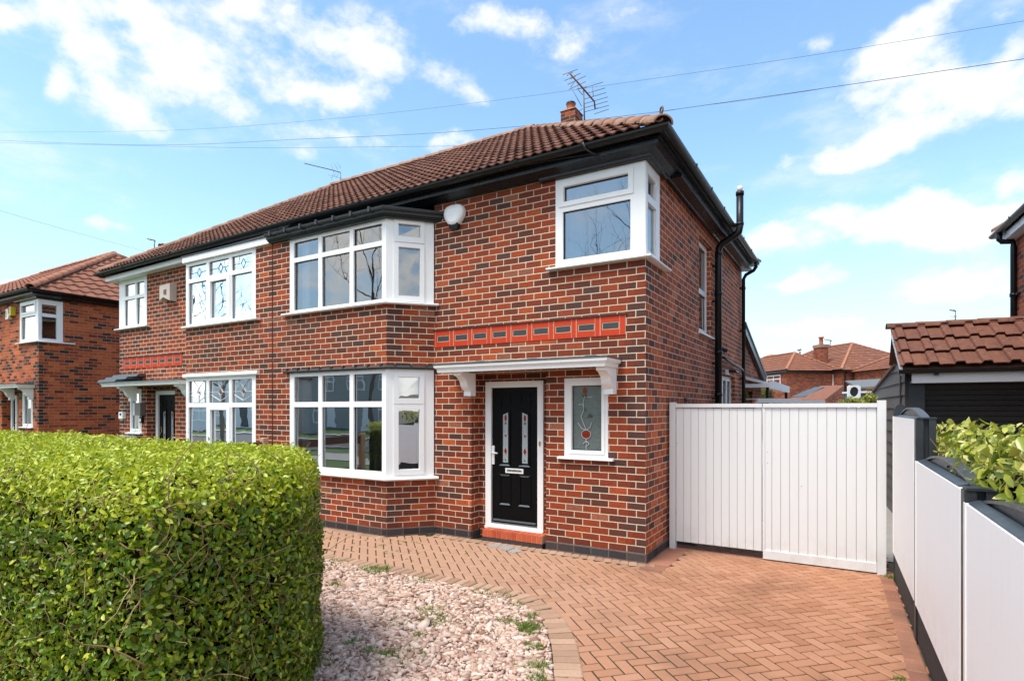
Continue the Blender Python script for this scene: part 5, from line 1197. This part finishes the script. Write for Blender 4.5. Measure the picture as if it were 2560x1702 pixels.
# ------------------------------------------------------------------ small things in front of the houses
t = thing('wooden_fence', 'low brown rail fence with a pale end post between the two front gardens', 'fence', (-6.05, -2, 0))
b = MB(); b.box((-6.075, -2.4, 1.13), (-6.04, -.69, 1.262)); b.build('top_board', 'wood', t)
b = MB(); b.box((-6.072, -2.4, .55), (-6.043, -.69, .68)); b.build('lower_board', 'wood', t)
for y in (-.65, -2.42):
    b = MB(); b.bbox((-6.095, y-.045, 0), (-6.005, y+.045, 1.325), .01); b.build('post', 'woodpale', t)
t = thing('wheelie_bin', 'grey-blue lidded bin just above the hedge by the neighbouring front door', 'bin', (-10.1, -1.0, 0))
b = MB(); b.hexa([(-10.3, -1.22, 0), (-9.9, -1.22, 0), (-9.9, -.78, 0), (-10.3, -.78, 0), (-10.38, -1.28, 1.15), (-9.82, -1.28, 1.15), (-9.82, -.72, 1.15), (-10.38, -.72, 1.15)]); b.build('body', 'anthracite', t)
b = MB(); b.hexa([(-10.41, -1.32, 1.155), (-9.79, -1.32, 1.155), (-9.79, -.70, 1.18), (-10.41, -.70, 1.18), (-10.36, -1.27, 1.20), (-9.84, -1.27, 1.20), (-9.84, -.74, 1.27), (-10.36, -.74, 1.27)]); b.build('lid', 'binlid', t)
t = thing('flower_vase', 'round white vase of pale flowers inside the downstairs bay window with diamond leaded lights', 'flower vase', (-7.62, -.28, .95))
b = MB(); b.lathe((-7.62, -.28, .86), [(.05, 0), (.11, .08), (.14, .2), (.12, .32), (.07, .38)], 14); b.build('vase', 'petal', t)
b = MB(); b.smooth = False
for k in range(16):
    a = rng.uniform(0, 6.28); q = rng.uniform(.02, .2); c_ = (-7.62+q*math.cos(a)-.08, -.28+q*math.sin(a)*.6, 1.26+rng.uniform(-.06, .12)); b.lathe(c_, [(.012, -.02), (.035, 0), (.03, .02), (.008, .035)], 7)
b.build('flowers', 'petal', t)
b = MB(); blades(b, -7.64, -.28, .12, 60, .18); me_ = b.build('leaves', 'grass', t); me_.location.z = 1.18-.86-.05+.0
# ------------------------------------------------------------------ aerials
def aerial(name, label, P0, mast, boom, rods, r=.011):
    t = thing(name, label, 'aerial', P0)
    b = MB(); b.tube(mast, r*1.25, 6); b.build('mast', 'metal', t)
    b = MB(); b.tube(boom, r*1.35, 6); b.build('boom', 'rust', t)
    b = MB()
    for q in rods: b.tube(q, r*.55, 5)
    b.build('elements', 'metal', t); return t
b7 = lambda x, y, d: at(1380+x/7.84, 160+y/7.84, d)
D_ = 12.9
rods = []
for (x0_, y0_, x1_, y1_, dz) in ((210, 215, 500, 110, -.1), (250, 330, 560, 185, -.05), (310, 405, 660, 240, 0), (330, 505, 660, 350, .05), (480, 500, 680, 450, .1), (640, 470, 1000, 360, .3), (700, 575, 1040, 475, .3), (640, 690, 1060, 565, .3), (630, 785, 1095, 650, .3), (650, 860, 1090, 735, .3), (650, 940, 1115, 815, .3), (830, 985, 1110, 890, .3)):
    rods.append([b7(x0_, y0_, D_+dz), b7(x1_, y1_, D_+dz+.15)])
rods.append([b7(790, 430, D_+.3), b7(810, 640, D_+.3)]); rods.append([b7(370, 455, D_), b7(580, 835, D_)]); rods.append([b7(370, 455, D_), b7(450, 340, D_)]); rods.append([b7(500, 400, D_), b7(520, 520, D_), b7(600, 610, D_)])
rods.append([b7(300, 240, D_-.1), b7(320, 195, D_-.1), b7(410, 165, D_-.1)]); rods.append([b7(360, 300, D_), b7(465, 240, D_)]); rods.append([b7(830, 900, D_+.3), b7(900, 860, D_+.3)]); rods.append([b7(520, 930, D_), b7(600, 880, D_)])
aerial('roof_aerial', 'tall weathered television aerial strapped to the slim chimney of the nearest house', (-3.4, 5.4, 8.3), [b7(640, 1180, D_), b7(628, 800, D_), b7(618, 520, D_)], [b7(350, 190, D_-.15), b7(640, 520, D_), b7(830, 740, D_+.25), b7(845, 880, D_+.32)], rods, .014)
z2 = lambda x, y, d: at(750+x/11.795, 390+y/11.795, d)
D2 = 14.2
rods = [[z2(915, 240, D2), z2(1000, 480, D2)], [z2(1005, 215, D2), z2(1110, 400, D2)], [z2(1095, 185, D2), z2(1200, 370, D2)], [z2(1000, 480, D2), z2(925, 685, D2)], [z2(1140, 510, D2), z2(1070, 640, D2)], [z2(830, 555, D2), z2(1200, 660, D2), z2(1500, 780, D2)], [z2(1000, 600, D2), z2(1060, 510, D2)]]
aerial('roof_aerial', 'small television aerial with a long boom standing on the middle of the long roof ridge', (-8.8, 3.5, 7.1), [z2(1195, 900, D2), z2(1197, 480, D2)], [z2(130, 220, D2-.4), z2(940, 415, D2-.05), z2(1195, 490, D2)], rods, .0075)
aerial('roof_aerial', 'tiny television aerial beside the round chimney pot of the left edge house', (-20.5, 5.3, 7.9), [at(386, 622, 20.5), at(386, 601, 20.5)], [at(368, 597, 20.5), at(388, 602, 20.5)], [[at(383, 597, 20.5), at(389, 606, 20.5)], [at(378, 596, 20.5), at(376, 602, 20.5)]], .015)
aerial('roof_aerial', 'slim twin-headed television aerial rising behind the garage ridge tiles', (20, 36, 4), [at(2388.5, 815, 40), at(2388.5, 776, 40)], [at(2374, 775, 40), at(2389, 777, 40)], [[at(2384, 773, 40), at(2390, 781, 40)], [at(2375, 791, 40), at(2393, 791, 40)], [at(2383, 792, 40), at(2389, 788, 40)]], .035)
aerial('roof_aerial', 'pale dish-like aerial on the far roof left of the broad far chimney', (24, 40, 6.8), [at(1999, 890, 52), at(2000, 878, 52)], [at(1994, 876, 52), at(2003, 873.5, 52)], [[at(1995, 877, 52), at(2003, 874, 52)]], .06)
aerial('roof_aerial', 'thin pale aerial above the broad far chimney', (24, 38, 7), [at(2075, 868, 50), at(2076, 849, 50)], [at(2060, 848, 50), at(2080, 852, 50)], [[at(2070, 849, 50), at(2078, 853, 50)]], .03)
# ------------------------------------------------------------------ overhead wires
def wire(label, pts, r, group='overhead telephone wires'):
    P3 = [at(*p) for p in pts]; out = []
    for i in range(len(P3)-1):   # smooth the run a little
        for k in range(6):
            t_ = k/6; p0, p1, p2, p3 = P3[max(i-1, 0)], P3[i], P3[i+1], P3[min(i+2, len(P3)-1)]
            out.append(.5*((2*p1)+(p2-p0)*t_+(2*p0-5*p1+4*p2-p3)*t_**2+(3*p1-p0-3*p2+p3)*t_**3))
    out.append(P3[-1]); b = MB(); b.tube(out, r, 5); o = b.build('overhead_wire', 'wire'); tag(o, label, 'wire', group); return o
wire('topmost overhead wire crossing above the roof and the chimney aerial', [(-60, 331, 34), (400, 327, 28), (800, 300, 24), (1210, 255, 20.5), (1640, 196, 17), (2100, 128, 14.5), (2640, 40, 12)], .0042)
wire('dark overhead wire second from the top over the blue sky right of the chimney', [(-60, 349, 34), (370, 363, 28), (760, 348, 25), (1100, 332, 22), (1500, 297, 18.5), (1900, 244, 15.5), (2640, 136, 12)], .007)
wire('sagging overhead wire that meets the long tiled roof behind the ridge', [(-60, 356, 34), (370, 365, 29), (640, 370, 26), (900, 368, 24.5), (1180, 364, 22.5), (1330, 352, 21.5)], .0055)
wire('faint wire just beneath the dark wire right of the chimney', [(1330, 352, 21.5), (1640, 283, 18), (1900, 246.5, 15.6), (2100, 215, 14.3)], .0035)
wire('thin drooping wire running down to the house at the left edge', [(-40, 515, 16), (120, 562, 18), (250, 598, 20), (375, 632, 21.5)], .004)
# ------------------------------------------------------------------ far houses behind the gate
def far_window(root, P, u0, u1, z0, z1, n=2):
    w = (u1-u0); fw = .09
    panes = [(u0+fw+i*(w-fw)/n, u0+(i+1)*(w-fw)/n, z0+fw, z0+(z1-z0)*.62) for i in range(n)]+[(u0+fw+i*(w-fw)/n, u0+(i+1)*(w-fw)/n, z0+(z1-z0)*.7, z1-fw) for i in range(n)]
    return window(root, P, u0, u1, z0, z1, panes, -.03, .08, 'glass_low')
RZ = R(129)
def hip_block(root, o, x0, x1, y0, y1, ze, zr, wins, mat='brick_far'):
    ox, oy = o; w = MB()
    Pl = plane((ox+x0, oy+y1, 0), (1, 0, 0), (0, 1, 0)); Pr = plane((ox+x0, oy+y1, 0), (0, -1, 0), (-1, 0, 0))
    w.plate(Pl, 0, x1-x0, 0, ze, [], 0, .1, edges=False); w.plate(Pr, 0, y1-y0, 0, ze, [], 0, .1, edges=False)
    w.plate(plane((ox+x1, oy+y0, 0), (0, 1, 0), (1, 0, 0)), 0, y1-y0, 0, ze, [], 0, .1, edges=False); w.plate(plane((ox+x0, oy+y0, 0), (1, 0, 0), (0, -1, 0)), 0, x1-x0, 0, ze, [], 0, .1, edges=False)
    w.build('wall', mat, root)
    e = MB(); e.box((ox+x0-.28, oy+y0-.28, ze-.18), (ox+x1+.28, oy+y1+.28, ze+.02)); e.build('eaves', 'black', root)
    hip_roof(root, ox+x0, ox+x1, oy+y0, oy+y1, ze+.03, zr, ov=.32, mats=('rooftile2', 'hiptile2'), pitch=.3, amp=.02, seg=4, course=.36)
    for (f, u0, u1, z0, z1) in wins: far_window(root, Pl if f == 'l' else Pr, u0, u1, z0, z1)
a = at(2105, 923, 47.1)
FH = thing('far_house', 'far brick house with stepped hipped brown roofs and a broad chimney beyond the gate', 'house', (a.x, a.y, 0), rotz=RZ)
hip_block(FH, (a.x, a.y), 0, 14, -9.5, 0, 4.95, 7.75, [('l', 1.0, 2.5, 3.65, 4.65)])
q = Matrix.Rotation(-RZ, 3, 'Z') @ (at(1968, 924, 47.6)-Vector((a.x, a.y, 0))); ax_, ay_ = a.x+q.x, a.y+q.y
hip_block(FH, (ax_, ay_), 0, 9, -4.4, 0, 4.95, 6.65, [('l', .9, 2.9, 3.6, 4.65)])
c = MB(); cx, cy = a.x+3.6, a.y-.9+.15
for (O, a1_, n_) in (((cx-.5, cy+.35, 0), (1, 0, 0), (0, 1, 0)), ((cx-.5, cy+.35, 0), (0, -1, 0), (-1, 0, 0)), ((cx+.5, cy-.35, 0), (-1, 0, 0), (0, -1, 0)), ((cx+.5, cy-.35, 0), (0, 1, 0), (1, 0, 0))):
    c.plate(plane(O, a1_, n_), 0, 1.0 if abs(a1_[0]) else .7, 5, 7.35, [], 0, .1, edges=False)
c.box((cx-.56, cy-.41, 7.15), (cx+.56, cy+.41, 7.42)); ch = c.build('chimney', 'brick_far', FH)
c = MB(); c.lathe((cx-.05, cy, 7.4), [(.2, 0), (.17, .15), (.16, .6), (.24, .62), (.24, .72)], 12); c.build('chimney_pot', 'pot', ch)
p = MB(); p.tube([(a.x-.06, a.y-.4, 4.8), (a.x-.06, a.y-.25, 4.6), (a.x-.06, a.y-.2, 0)], .07, 8); p.build('downpipe', 'blackpvc', FH)
c_ = at(1898, 932, 56)
FH2 = thing('far_house', 'far hipped brown roof house partly hidden behind the white lean-to cover', 'house', (c_.x, c_.y, 0), rotz=RZ)
hip_block(FH2, (c_.x, c_.y), 0, 9, -8, 0, 5.1, 7.4, [('r', 1, 2.4, 3.7, 4.7)])
d_ = at(2240, 912, 62)
FH3 = thing('far_house', 'far brown roofed house whose ridge just shows beside the garage verge', 'house', (d_.x, d_.y, 0), rotz=R(39))
hip_block(FH3, (d_.x, d_.y), 0, 12, -8, 0, 5.6, 8.2, [])
d_ = at(2372, 810, 40)
FC = thing('far_house', 'hidden house showing only its small chimney pot above the garage ridge', 'house', (d_.x, d_.y, 0), rotz=R(33))
w = MB(); w.plate(plane((d_.x-2.2, d_.y-.5, 0), (1, 0, 0), (0, -1, 0)), 0, 9, 0, 4.8, [], 0, .1, edges=False); w.plate(plane((d_.x-2.2, d_.y+7, 0), (0, -1, 0), (-1, 0, 0)), 0, 7.5, 0, 4.8, [], 0, .1, edges=False)
w.plate(plane((d_.x+6.8, d_.y-.5, 0), (0, 1, 0), (1, 0, 0)), 0, 7.5, 0, 4.8, [], 0, .1, edges=False); w.build('wall', 'brick_far', FC)
hip_roof(FC, d_.x-2.2, d_.x+6.8, d_.y-.5, d_.y+7, 4.8, 6.9, mats=('rooftile2', 'hiptile2'), pitch=.3, amp=.02, seg=4, course=.36)
w = MB(); w.box((d_.x-.4, d_.y-.3, 4.5), (d_.x+.4, d_.y+.3, 7.55)); ch = w.build('chimney', 'pot', FC)
w = MB(); w.lathe((d_.x+.05, d_.y, 7.5), [(.16, 0), (.14, .3), (.2, .34), (.2, .42)], 10); w.build('chimney_pot', 'pot', ch)
# low buildings between
a0, a1, a2, a3 = at(1969, 998, 34), at(2060, 1000, 31), at(2110, 963, 33), at(2053, 964, 37)
t = thing('brick_outbuilding', 'low brick outbuilding with a sloping brown roof and grey rooflight beyond the gate', 'outbuilding', (a1.x, a1.y, 0))
b = MB(); v = Vector((0, 0, .14)); b.hexa([a0-v, a1-v, a2-v, a3-v, a0, a1, a2, a3]); b.build('roof', 'rooftile2', t)
b = MB(); l = lambda s_, r_: a0.lerp(a1, s_).lerp(a3.lerp(a2, s_), r_)+Vector((0, 0, .03)); b.hexa([l(.0, .12), l(.38, .12), l(.38, .8), l(.0, .8)]+[l(*q_)+Vector((0, 0, .05)) for q_ in ((.0, .12), (.38, .12), (.38, .8), (.0, .8))]); b.build('rooflight', 'slate', t)
b = MB(); f = lambda p_, z: (p_.x, p_.y, z)
g0, g1, g2, g3 = [p_+Vector((0, 0, -.14)) for p_ in (a0, a1, a2, a3)]
for p0, p1 in ((g0, g1), (g1, g2), (g2, g3), (g3, g0)):
    L = math.hypot(p1.x-p0.x, p1.y-p0.y); b.face([f(p0, 0), f(p1, 0), f(p1, p1.z), f(p0, p0.z)], [(0, 0), (L, 0), (L, p1.z), (0, p0.z)])
b.build('wall', 'brick_far', t)
e0, e1 = at(1895, 1004, 11.6), at(2063, 1003, 12.6)
t = thing('white_trellis', 'white horizontal trellis rails showing just above the gate', 'trellis', (e0.x, e0.y, 0))
b = MB(); d = Vector((e1.x-e0.x, e1.y-e0.y)); Pn = plane((e0.x, e0.y, 0), (d.x, d.y, 0), (d.y, -d.x, 0)); L = d.length
b.bx(Pn, 0, L, 1.91, 1.975, 0, .05); b.bx(Pn, 0, L*.62, 1.975, 2.0, 0, .3); b.bx(Pn, 0, L, 1.60, 1.865, .0, .05)
for k in range(6): b.bx(Pn, k*L/5-.03, k*L/5+.03, 0, 1.94, .01, .06)
b.build('rails', 'gatewhite', t)
s0 = at(2170, 960, 21)
t = thing('garden_shed', 'grey felt roofed garden shed behind the gate next to the boarded garage side', 'shed', (s0.x, s0.y, 0), rotz=R(12))
sx, sy = s0.x, s0.y
b = MB(); b.box((sx-.25, sy, 0), (sx+1.6, sy+1.8, 2.5)); b.build('body', 'boardgrey', t)
b = MB(); b.hexa([(sx-.35, sy-.15, 2.52), (sx+1.7, sy-.15, 2.62), (sx+1.7, sy+1.9, 2.95), (sx-.35, sy+1.9, 2.85), (sx-.35, sy-.15, 2.57), (sx+1.7, sy-.15, 2.68), (sx+1.7, sy+1.9, 3.0), (sx-.35, sy+1.9, 2.90)]); b.build('roof', 'felt', t)
s1 = at(2163, 977, 16)
t = thing('garden_store', 'low grey garden store with a pale flat lid in front of the shed', 'shed', (s1.x, s1.y, 0), rotz=R(25))
b = MB(); b.box((s1.x-.24, s1.y, 0), (s1.x+.26, s1.y+.7, 2.22)); b.build('body', 'slate', t)
b = MB(); b.box((s1.x-.28, s1.y-.05, 2.225), (s1.x+.30, s1.y+.75, 2.275)); b.build('lid', 'poly', t)
w0 = at(2136, 979, 15)
t = thing('white_arch_frame', 'white square frame with a rounded dark opening standing behind the gate', 'frame', (w0.x, w0.y, 0), rotz=R(31))
P = plane((w0.x, w0.y, 0), (1, 0, 0), (0, -1, 0)); zc = w0.z
b = MB(); n = 20; ic = circle(0, zc, .115, .13, n, .3)
oc = []
for u, z in ic:
    u_, z_ = u, z-zc; s_ = min(.165/max(abs(u_), 1e-6), .17/max(abs(z_), 1e-6)); oc.append((u_*s_, zc+z_*s_))
for k in range(n):
    k2 = (k+1) % n; b.hexa([P(*ic[k], 0), P(*ic[k2], 0), P(*ic[k2], .05), P(*ic[k], .05), P(*oc[k], 0), P(*oc[k2], 0), P(*oc[k2], .05), P(*oc[k], .05)])
b.bx(P, -.15, -.1, 0, zc-.15, .0, .05); b.bx(P, .1, .15, 0, zc-.15, .0, .05); b.build('surround', 'white', t)
b = MB(); b.bx(P, -.13, .13, zc-.14, zc+.14, .03, .045); b.build('panel', 'shutter', t)
def shrub(name, label, c, rad, n, mat, lmin, lmax):
    t = thing(name, label, 'shrub', (c.x, c.y, 0)); v = rng.normal(0, 1, (n, 3)); v /= np.linalg.norm(v, axis=1)[:, None]
    rr = rng.random((n, 1))**.4; k = np.array([1+.25*math.sin(5*q[0]+3*q[2])+.2*math.sin(9*q[1]) for q in v])[:, None]
    leaves('foliage', np.array(c)+v*rr*k*np.array(rad), v, t, mat, (c.x, c.y, 0), lmin, lmax, .5, .7)
    b = MB()
    for q in range(7): b.tube([(c.x+rng.normal(0, .03), c.y+rng.normal(0, .03), 0), (c.x+rng.normal(0, .06), c.y+rng.normal(0, .06), c.z*.6), (c.x+rng.normal(0, rad[0]*.4), c.y+rng.normal(0, rad[1]*.4), c.z+rng.uniform(-.1, .2)*rad[2])], [.02, .015, .006], 5)
    b.build('stems', 'stem', t)
shrub('shrub', 'round olive green bush below the white lean-to cover', at(1912, 990, 16), (.30, .30, .32), 2600, 'bushleaf', .03, .055)
shrub('shrub', 'yellow-green leafy climber against the boarded garage side above the gate', at(2175, 996, 11), (.13, .3, .13), 700, 'laurel', .03, .06)
shrub('shrub', 'trailing bright green plant showing above the middle of the gate top', at(2135, 1002, 12), (.26, .2, .08), 700, 'laurel', .03, .06)
shrub('shrub', 'tiny green plant glimpsed under the lean-to beside the downpipe', at(1866, 990, 13.5), (.06, .2, .16), 300, 'laurel', .03, .05)
# ------------------------------------------------------------------ the street behind the viewer (seen in the window glass)
for nm, y0, y1, z, mt in (('front_pavement', -8.0, -10.0, -.006, 'flag'), ('grass_verge', -10.0, -11.6, -.004, 'turf'), ('road', -11.75, -18.2, -.022, 'asphalt'), ('far_pavement', -18.3, -20.2, -.006, 'flag'), ('front_lawns', -20.2, -25.5, -.01, 'turf')):
    ground_poly(nm, [(-70, y1), (40, y1), (40, y0), (-70, y0)], z, mt)
ground_poly('neighbour_lawn', [(-7.25, -7.9), (-7.25, -.52), (-60, -.52), (-60, -7.9)], -.012, 'turf')
for y in (-11.68, -18.25):
    b = MB(); b.box((-70, y-.07, -.03), (40, y+.07, .08)); S_(b.build('road_kerb', 'flag'))
for i, (hx, lab) in enumerate(((-46, 'pale rendered'), (-31, 'red brick'), (-16, 'red brick and white'), (-1, 'red brick'), (14, 'pale rendered'))):
    t = thing('opposite_house', ['pale house across the street at its far end', 'grey house across the street next to the pale end house', 'middle house of those across the street', 'grey house across the street opposite the drive', 'pale house across the street behind the viewer'][i], 'house', (hx, -26, 0), 'houses across the street')
    P = plane((hx+6, -26, 0), (-1, 0, 0), (0, 1, 0)); w = MB()
    w.box((hx-6, -33, 0), (hx+6, -26.05, 4.9)); w.plate(P, 0, 12, 0, 4.9, [], 0, .04, edges=False); w.build('wall', 'render' if 'pale' in lab else 'oppwall', t)
    hip_roof(t, hx-6, hx+6, -33, -26, 4.9, 7.4, mats=('opproof', 'opproof'), pitch=.3, amp=.02, seg=3, course=.36)
    for (u0, u1, z0, z1) in ((1, 3.4, .9, 2.3), (1, 3.4, 3.3, 4.5), (8.6, 11, .9, 2.3), (8.6, 11, 3.3, 4.5), (4.9, 5.7, 3.3, 4.5), (6.4, 7.2, 3.3, 4.5)): far_window(t, P, u0, u1, z0, z1, 3 if u1-u0 > 1 else 1)
    for u in (4.3, 6.8):
        b = MB(); b.bx(P, u, u+.9, .1, 2.1, -.03, .02); b.build('door', 'white' if i % 2 else 'anthracite', t)
def bare_tree(label, loc, h, seed, sp=.55, rk=.0075, kids=3):
    r_ = random.Random(seed); t = thing('bare_tree', label, 'tree', loc, 'bare street trees'); tr, br = MB(), MB()
    def grow(p, d, L, r, lv):
        pts = [p.copy()]; q = p.copy(); dd = d.copy()
        for k in range(4):
            dd = (dd+Vector((r_.gauss(0, .13), r_.gauss(0, .13), r_.gauss(.03, .08)))).normalized(); q = q+dd*L/4; pts.append(q.copy())
        (tr if lv == 0 else br).tube(pts, [r*(1-.1*k) for k in range(5)], 6 if lv < 2 else 4, False)
        if lv >= 6: return
        for k in range(kids if lv else 5):
            s = pts[r_.choice([2, 3, 4]) if lv else r_.choice([3, 4])]
            nd = (dd+Vector((r_.gauss(0, sp), r_.gauss(0, sp), r_.gauss(.15, .35)))).normalized(); grow(s, nd, L*r_.uniform(.58, .8), r*.5, lv+1)
    grow(Vector(loc), Vector((0, 0, 1)), h*.30, h*rk, 0); tr.build('trunk', 'bark', t); br.build('branches', 'bark', t)
bare_tree('wide bare street tree mirrored in the upstairs bay glass', (-15.8, -12.6, 0), 14.5, 4)
bare_tree('thin bare street tree mirrored in the corner window', (-4.9, -11.2, 0), 13.5, 9, .5, .0048, 2)
bare_tree('bare street tree furthest along the verge', (-24.0, -10.8, 0), 12.5, 15)
# ------------------------------------------------------------------ sky, sun, camera
SUN_EL, SUN_AZ = R(62), R(201)       # azimuth measured clockwise from +Y
wd = bpy.data.worlds.new('World'); SC.world = wd; wd.use_nodes = True
t = NT(wd.node_tree); bg = t.n['Background']
sky = t.new('ShaderNodeTexSky', sky_type='NISHITA'); sky.sun_disc = False; sky.sun_elevation = SUN_EL; sky.sun_rotation = SUN_AZ
sky.altitude = 50; sky.air_density = 1.0; sky.dust_density = 1.0; sky.ozone_density = 1.6
dirn = t.new('ShaderNodeTexCoord').outputs['Generated']
blobs = []
def B3(x, y, rx, ry, s): blobs.append((x/1.843, y/1.843, rx/1.7, ry/1.7, s))
def B4(x, y, rx, ry, s): blobs.append((1280+x/1.843, y/1.843, rx/1.62, ry/1.62, s))
def A7(x, y, rx, ry, s): blobs.append((1780+x/2.4128, 480+y/2.4128, rx/2.25, ry/2.25, s))
for a in ((330, 150, 240, 170, 1), (720, 120, 290, 200, 1), (560, 450, 230, 160, 1), (840, 340, 170, 170, 1), (1170, 320, 280, 190, 1), (1560, 460, 210, 110, .9), (1690, 240, 230, 190, .95), (20, 80, 110, 100, .9), (1230, 60, 330, 120, .8), (2000, 340, 160, 90, .7), (2190, 60, 300, 90, .6),
          (1450, 630, 420, 60, .6), (2110, 660, 130, 65, .9), (1410, 725, 140, 40, .6), (500, 1010, 110, 50, .75), (640, 1045, 80, 35, .7), (60, 1310, 190, 60, .9), (1050, 480, 110, 70, .6), (260, 390, 70, 80, .6), (2180, 440, 120, 60, .6)): B3(*a)
for a in ((130, 130, 150, 70, .65), (270, 230, 150, 80, .65), (600, 80, 190, 80, .6), (1850, 150, 230, 110, .85), (1750, 340, 270, 160, .85), (2010, 480, 380, 180, 1), (2340, 330, 170, 220, 1), (1690, 680, 230, 85, .9), (1480, 740, 150, 60, .75), (1260, 750, 90, 55, .6), (1210, 1110, 190, 85, 1), (1750, 1040, 350, 125, 1), (2130, 1040, 400, 150, 1), (1420, 980, 120, 50, .7), (1900, 890, 140, 50, .65), (2340, 800, 110, 80, .7), (1000, 980, 80, 60, .6), (1930, 30, 240, 60, .6), (2310, 30, 150, 50, .5), (1400, 180, 130, 60, .5)): B4(*a)
for a in ((650, 510, 280, 90, .95), (1400, 590, 560, 110, 1), (400, 585, 220, 50, .8), (560, 790, 380, 65, .8), (1100, 860, 420, 60, .65)): A7(*a)
xyz = t.new('ShaderNodeSeparateXYZ'); t.put(xyz.inputs[0], dirn)
az = t.m('ARCTAN2', xyz.outputs[0], xyz.outputs[1]); el = t.m('ARCSINE', xyz.outputs[2])
warp = t.noise(dirn, 7.0, 3.0, 0.55)
azw = t.m('ADD', az, t.m('MULTIPLY', t.m('SUBTRACT', warp, .5), .06)); elw = t.m('ADD', el, t.m('MULTIPLY', t.m('SUBTRACT', t.noise(t.vm('ADD', dirn, (5, 2, 1)), 7.0, 3.0), .5), .05))
ae = t.xyz(azw, elw, 0)
cov = None
def azel(x, y):
    d = dirof(x, y); return math.atan2(d.x, d.y), math.asin(d.z)
for (x, y, rx, ry, s) in blobs:
    a0, e0 = azel(x, y); ra = abs(azel(x+rx, y)[0]-azel(x-rx, y)[0])/2; re = abs(azel(x, y-ry)[1]-azel(x, y+ry)[1])/2
    v = t.vm('MULTIPLY', t.vm('SUBTRACT', ae, (a0, e0, 0)), (1/ra, 1/re, 0))
    f = t.m('MULTIPLY', t.m('SUBTRACT', 1.0, t.ss(t.vm('LENGTH', v), 0.0, 1.45)), s)
    cov = f if cov is None else t.m('ADD', cov, f)
cov = t.m('MULTIPLY', t.m('MINIMUM', cov, 1.0), .86)
# unseen cloud behind the viewer, added and made extra bright as fill light
back = t.m('MULTIPLY', t.ss(xyz.outputs[1], .1, -.3), t.ss(t.noise(dirn, 2.2, 4.0, .6), .40, .60))
cov = t.m('MAXIMUM', cov, t.m('MULTIPLY', back, .85))
stretch = t.vm('MULTIPLY', dirn, (1, 1, 1.5))
nz = t.m('ADD', t.m('MULTIPLY', t.noise(stretch, 6.5, 3.0, 0.5), .9), t.m('MULTIPLY', t.noise(stretch, 17.0, 7.0, 0.62), 1.1))
den = t.ss(t.m('ADD', cov, t.m('MULTIPLY', t.m('SUBTRACT', nz, 1.0), 1.5)), .22, .92)
den = t.m('MULTIPLY', den, t.ss(cov, .02, .30))
veil = t.m('MULTIPLY', t.ss(t.noise(t.vm('MULTIPLY', dirn, (1, 1, 2.5)), 5.0, 7.0, .62), .48, .78), .5)
den = t.m('MAXIMUM', den, veil)
haze = t.m('POWER', t.m('SUBTRACT', 1.0, t.m('MAXIMUM', xyz.outputs[2], 0.0)), 6.5)
blue = t.mix(1.0, sky.outputs[0], (SKYTINT), 'MULTIPLY')
base = t.mix(t.m('MULTIPLY', haze, .92, clamp=True), blue, HAZECOL)
shade = t.noise(stretch, 5.0, 4.0)
cc = t.mix(t.ss(xyz.outputs[1], .05, -.2), t.mix(shade, CLOUD_A, CLOUD_B), CLOUD_FILL)  # cloud behind the viewer brightened to light the house fronts
fin = t.mix(t.m('MULTIPLY', den, .97), base, cc)
t.put(bg.inputs[0], fin); bg.inputs[1].default_value = SKY_S
sun = bpy.data.objects.new('sun', bpy.data.lights.new('sun', 'SUN')); COL.objects.link(sun)
sun.data.energy = SUN_E; sun.data.angle = R(SUN_A); sun.data.color = (1.0, .94, .84)
sd = Vector((math.sin(SUN_AZ)*math.cos(SUN_EL), math.cos(SUN_AZ)*math.cos(SUN_EL), math.sin(SUN_EL)))
sun.rotation_euler = sd.to_track_quat('Z', 'Y').to_euler()
cd = bpy.data.cameras.new('camera'); cam = bpy.data.objects.new('camera', cd); COL.objects.link(cam); SC.camera = cam
cam.location = CAM; cam.rotation_euler = (R(90), 0, YAW)
cd.sensor_width = 36; cd.lens = FPX/2560*36; cd.shift_y = (HY-851)/2560; cd.clip_end = 2000; cd.clip_start = .05
SC.view_settings.view_transform = 'Standard'; SC.view_settings.look = 'None'; SC.view_settings.gamma = 1; SC.view_settings.exposure = EXPO
SC.cycles.max_bounces = 8; SC.cycles.transparent_max_bounces = 12
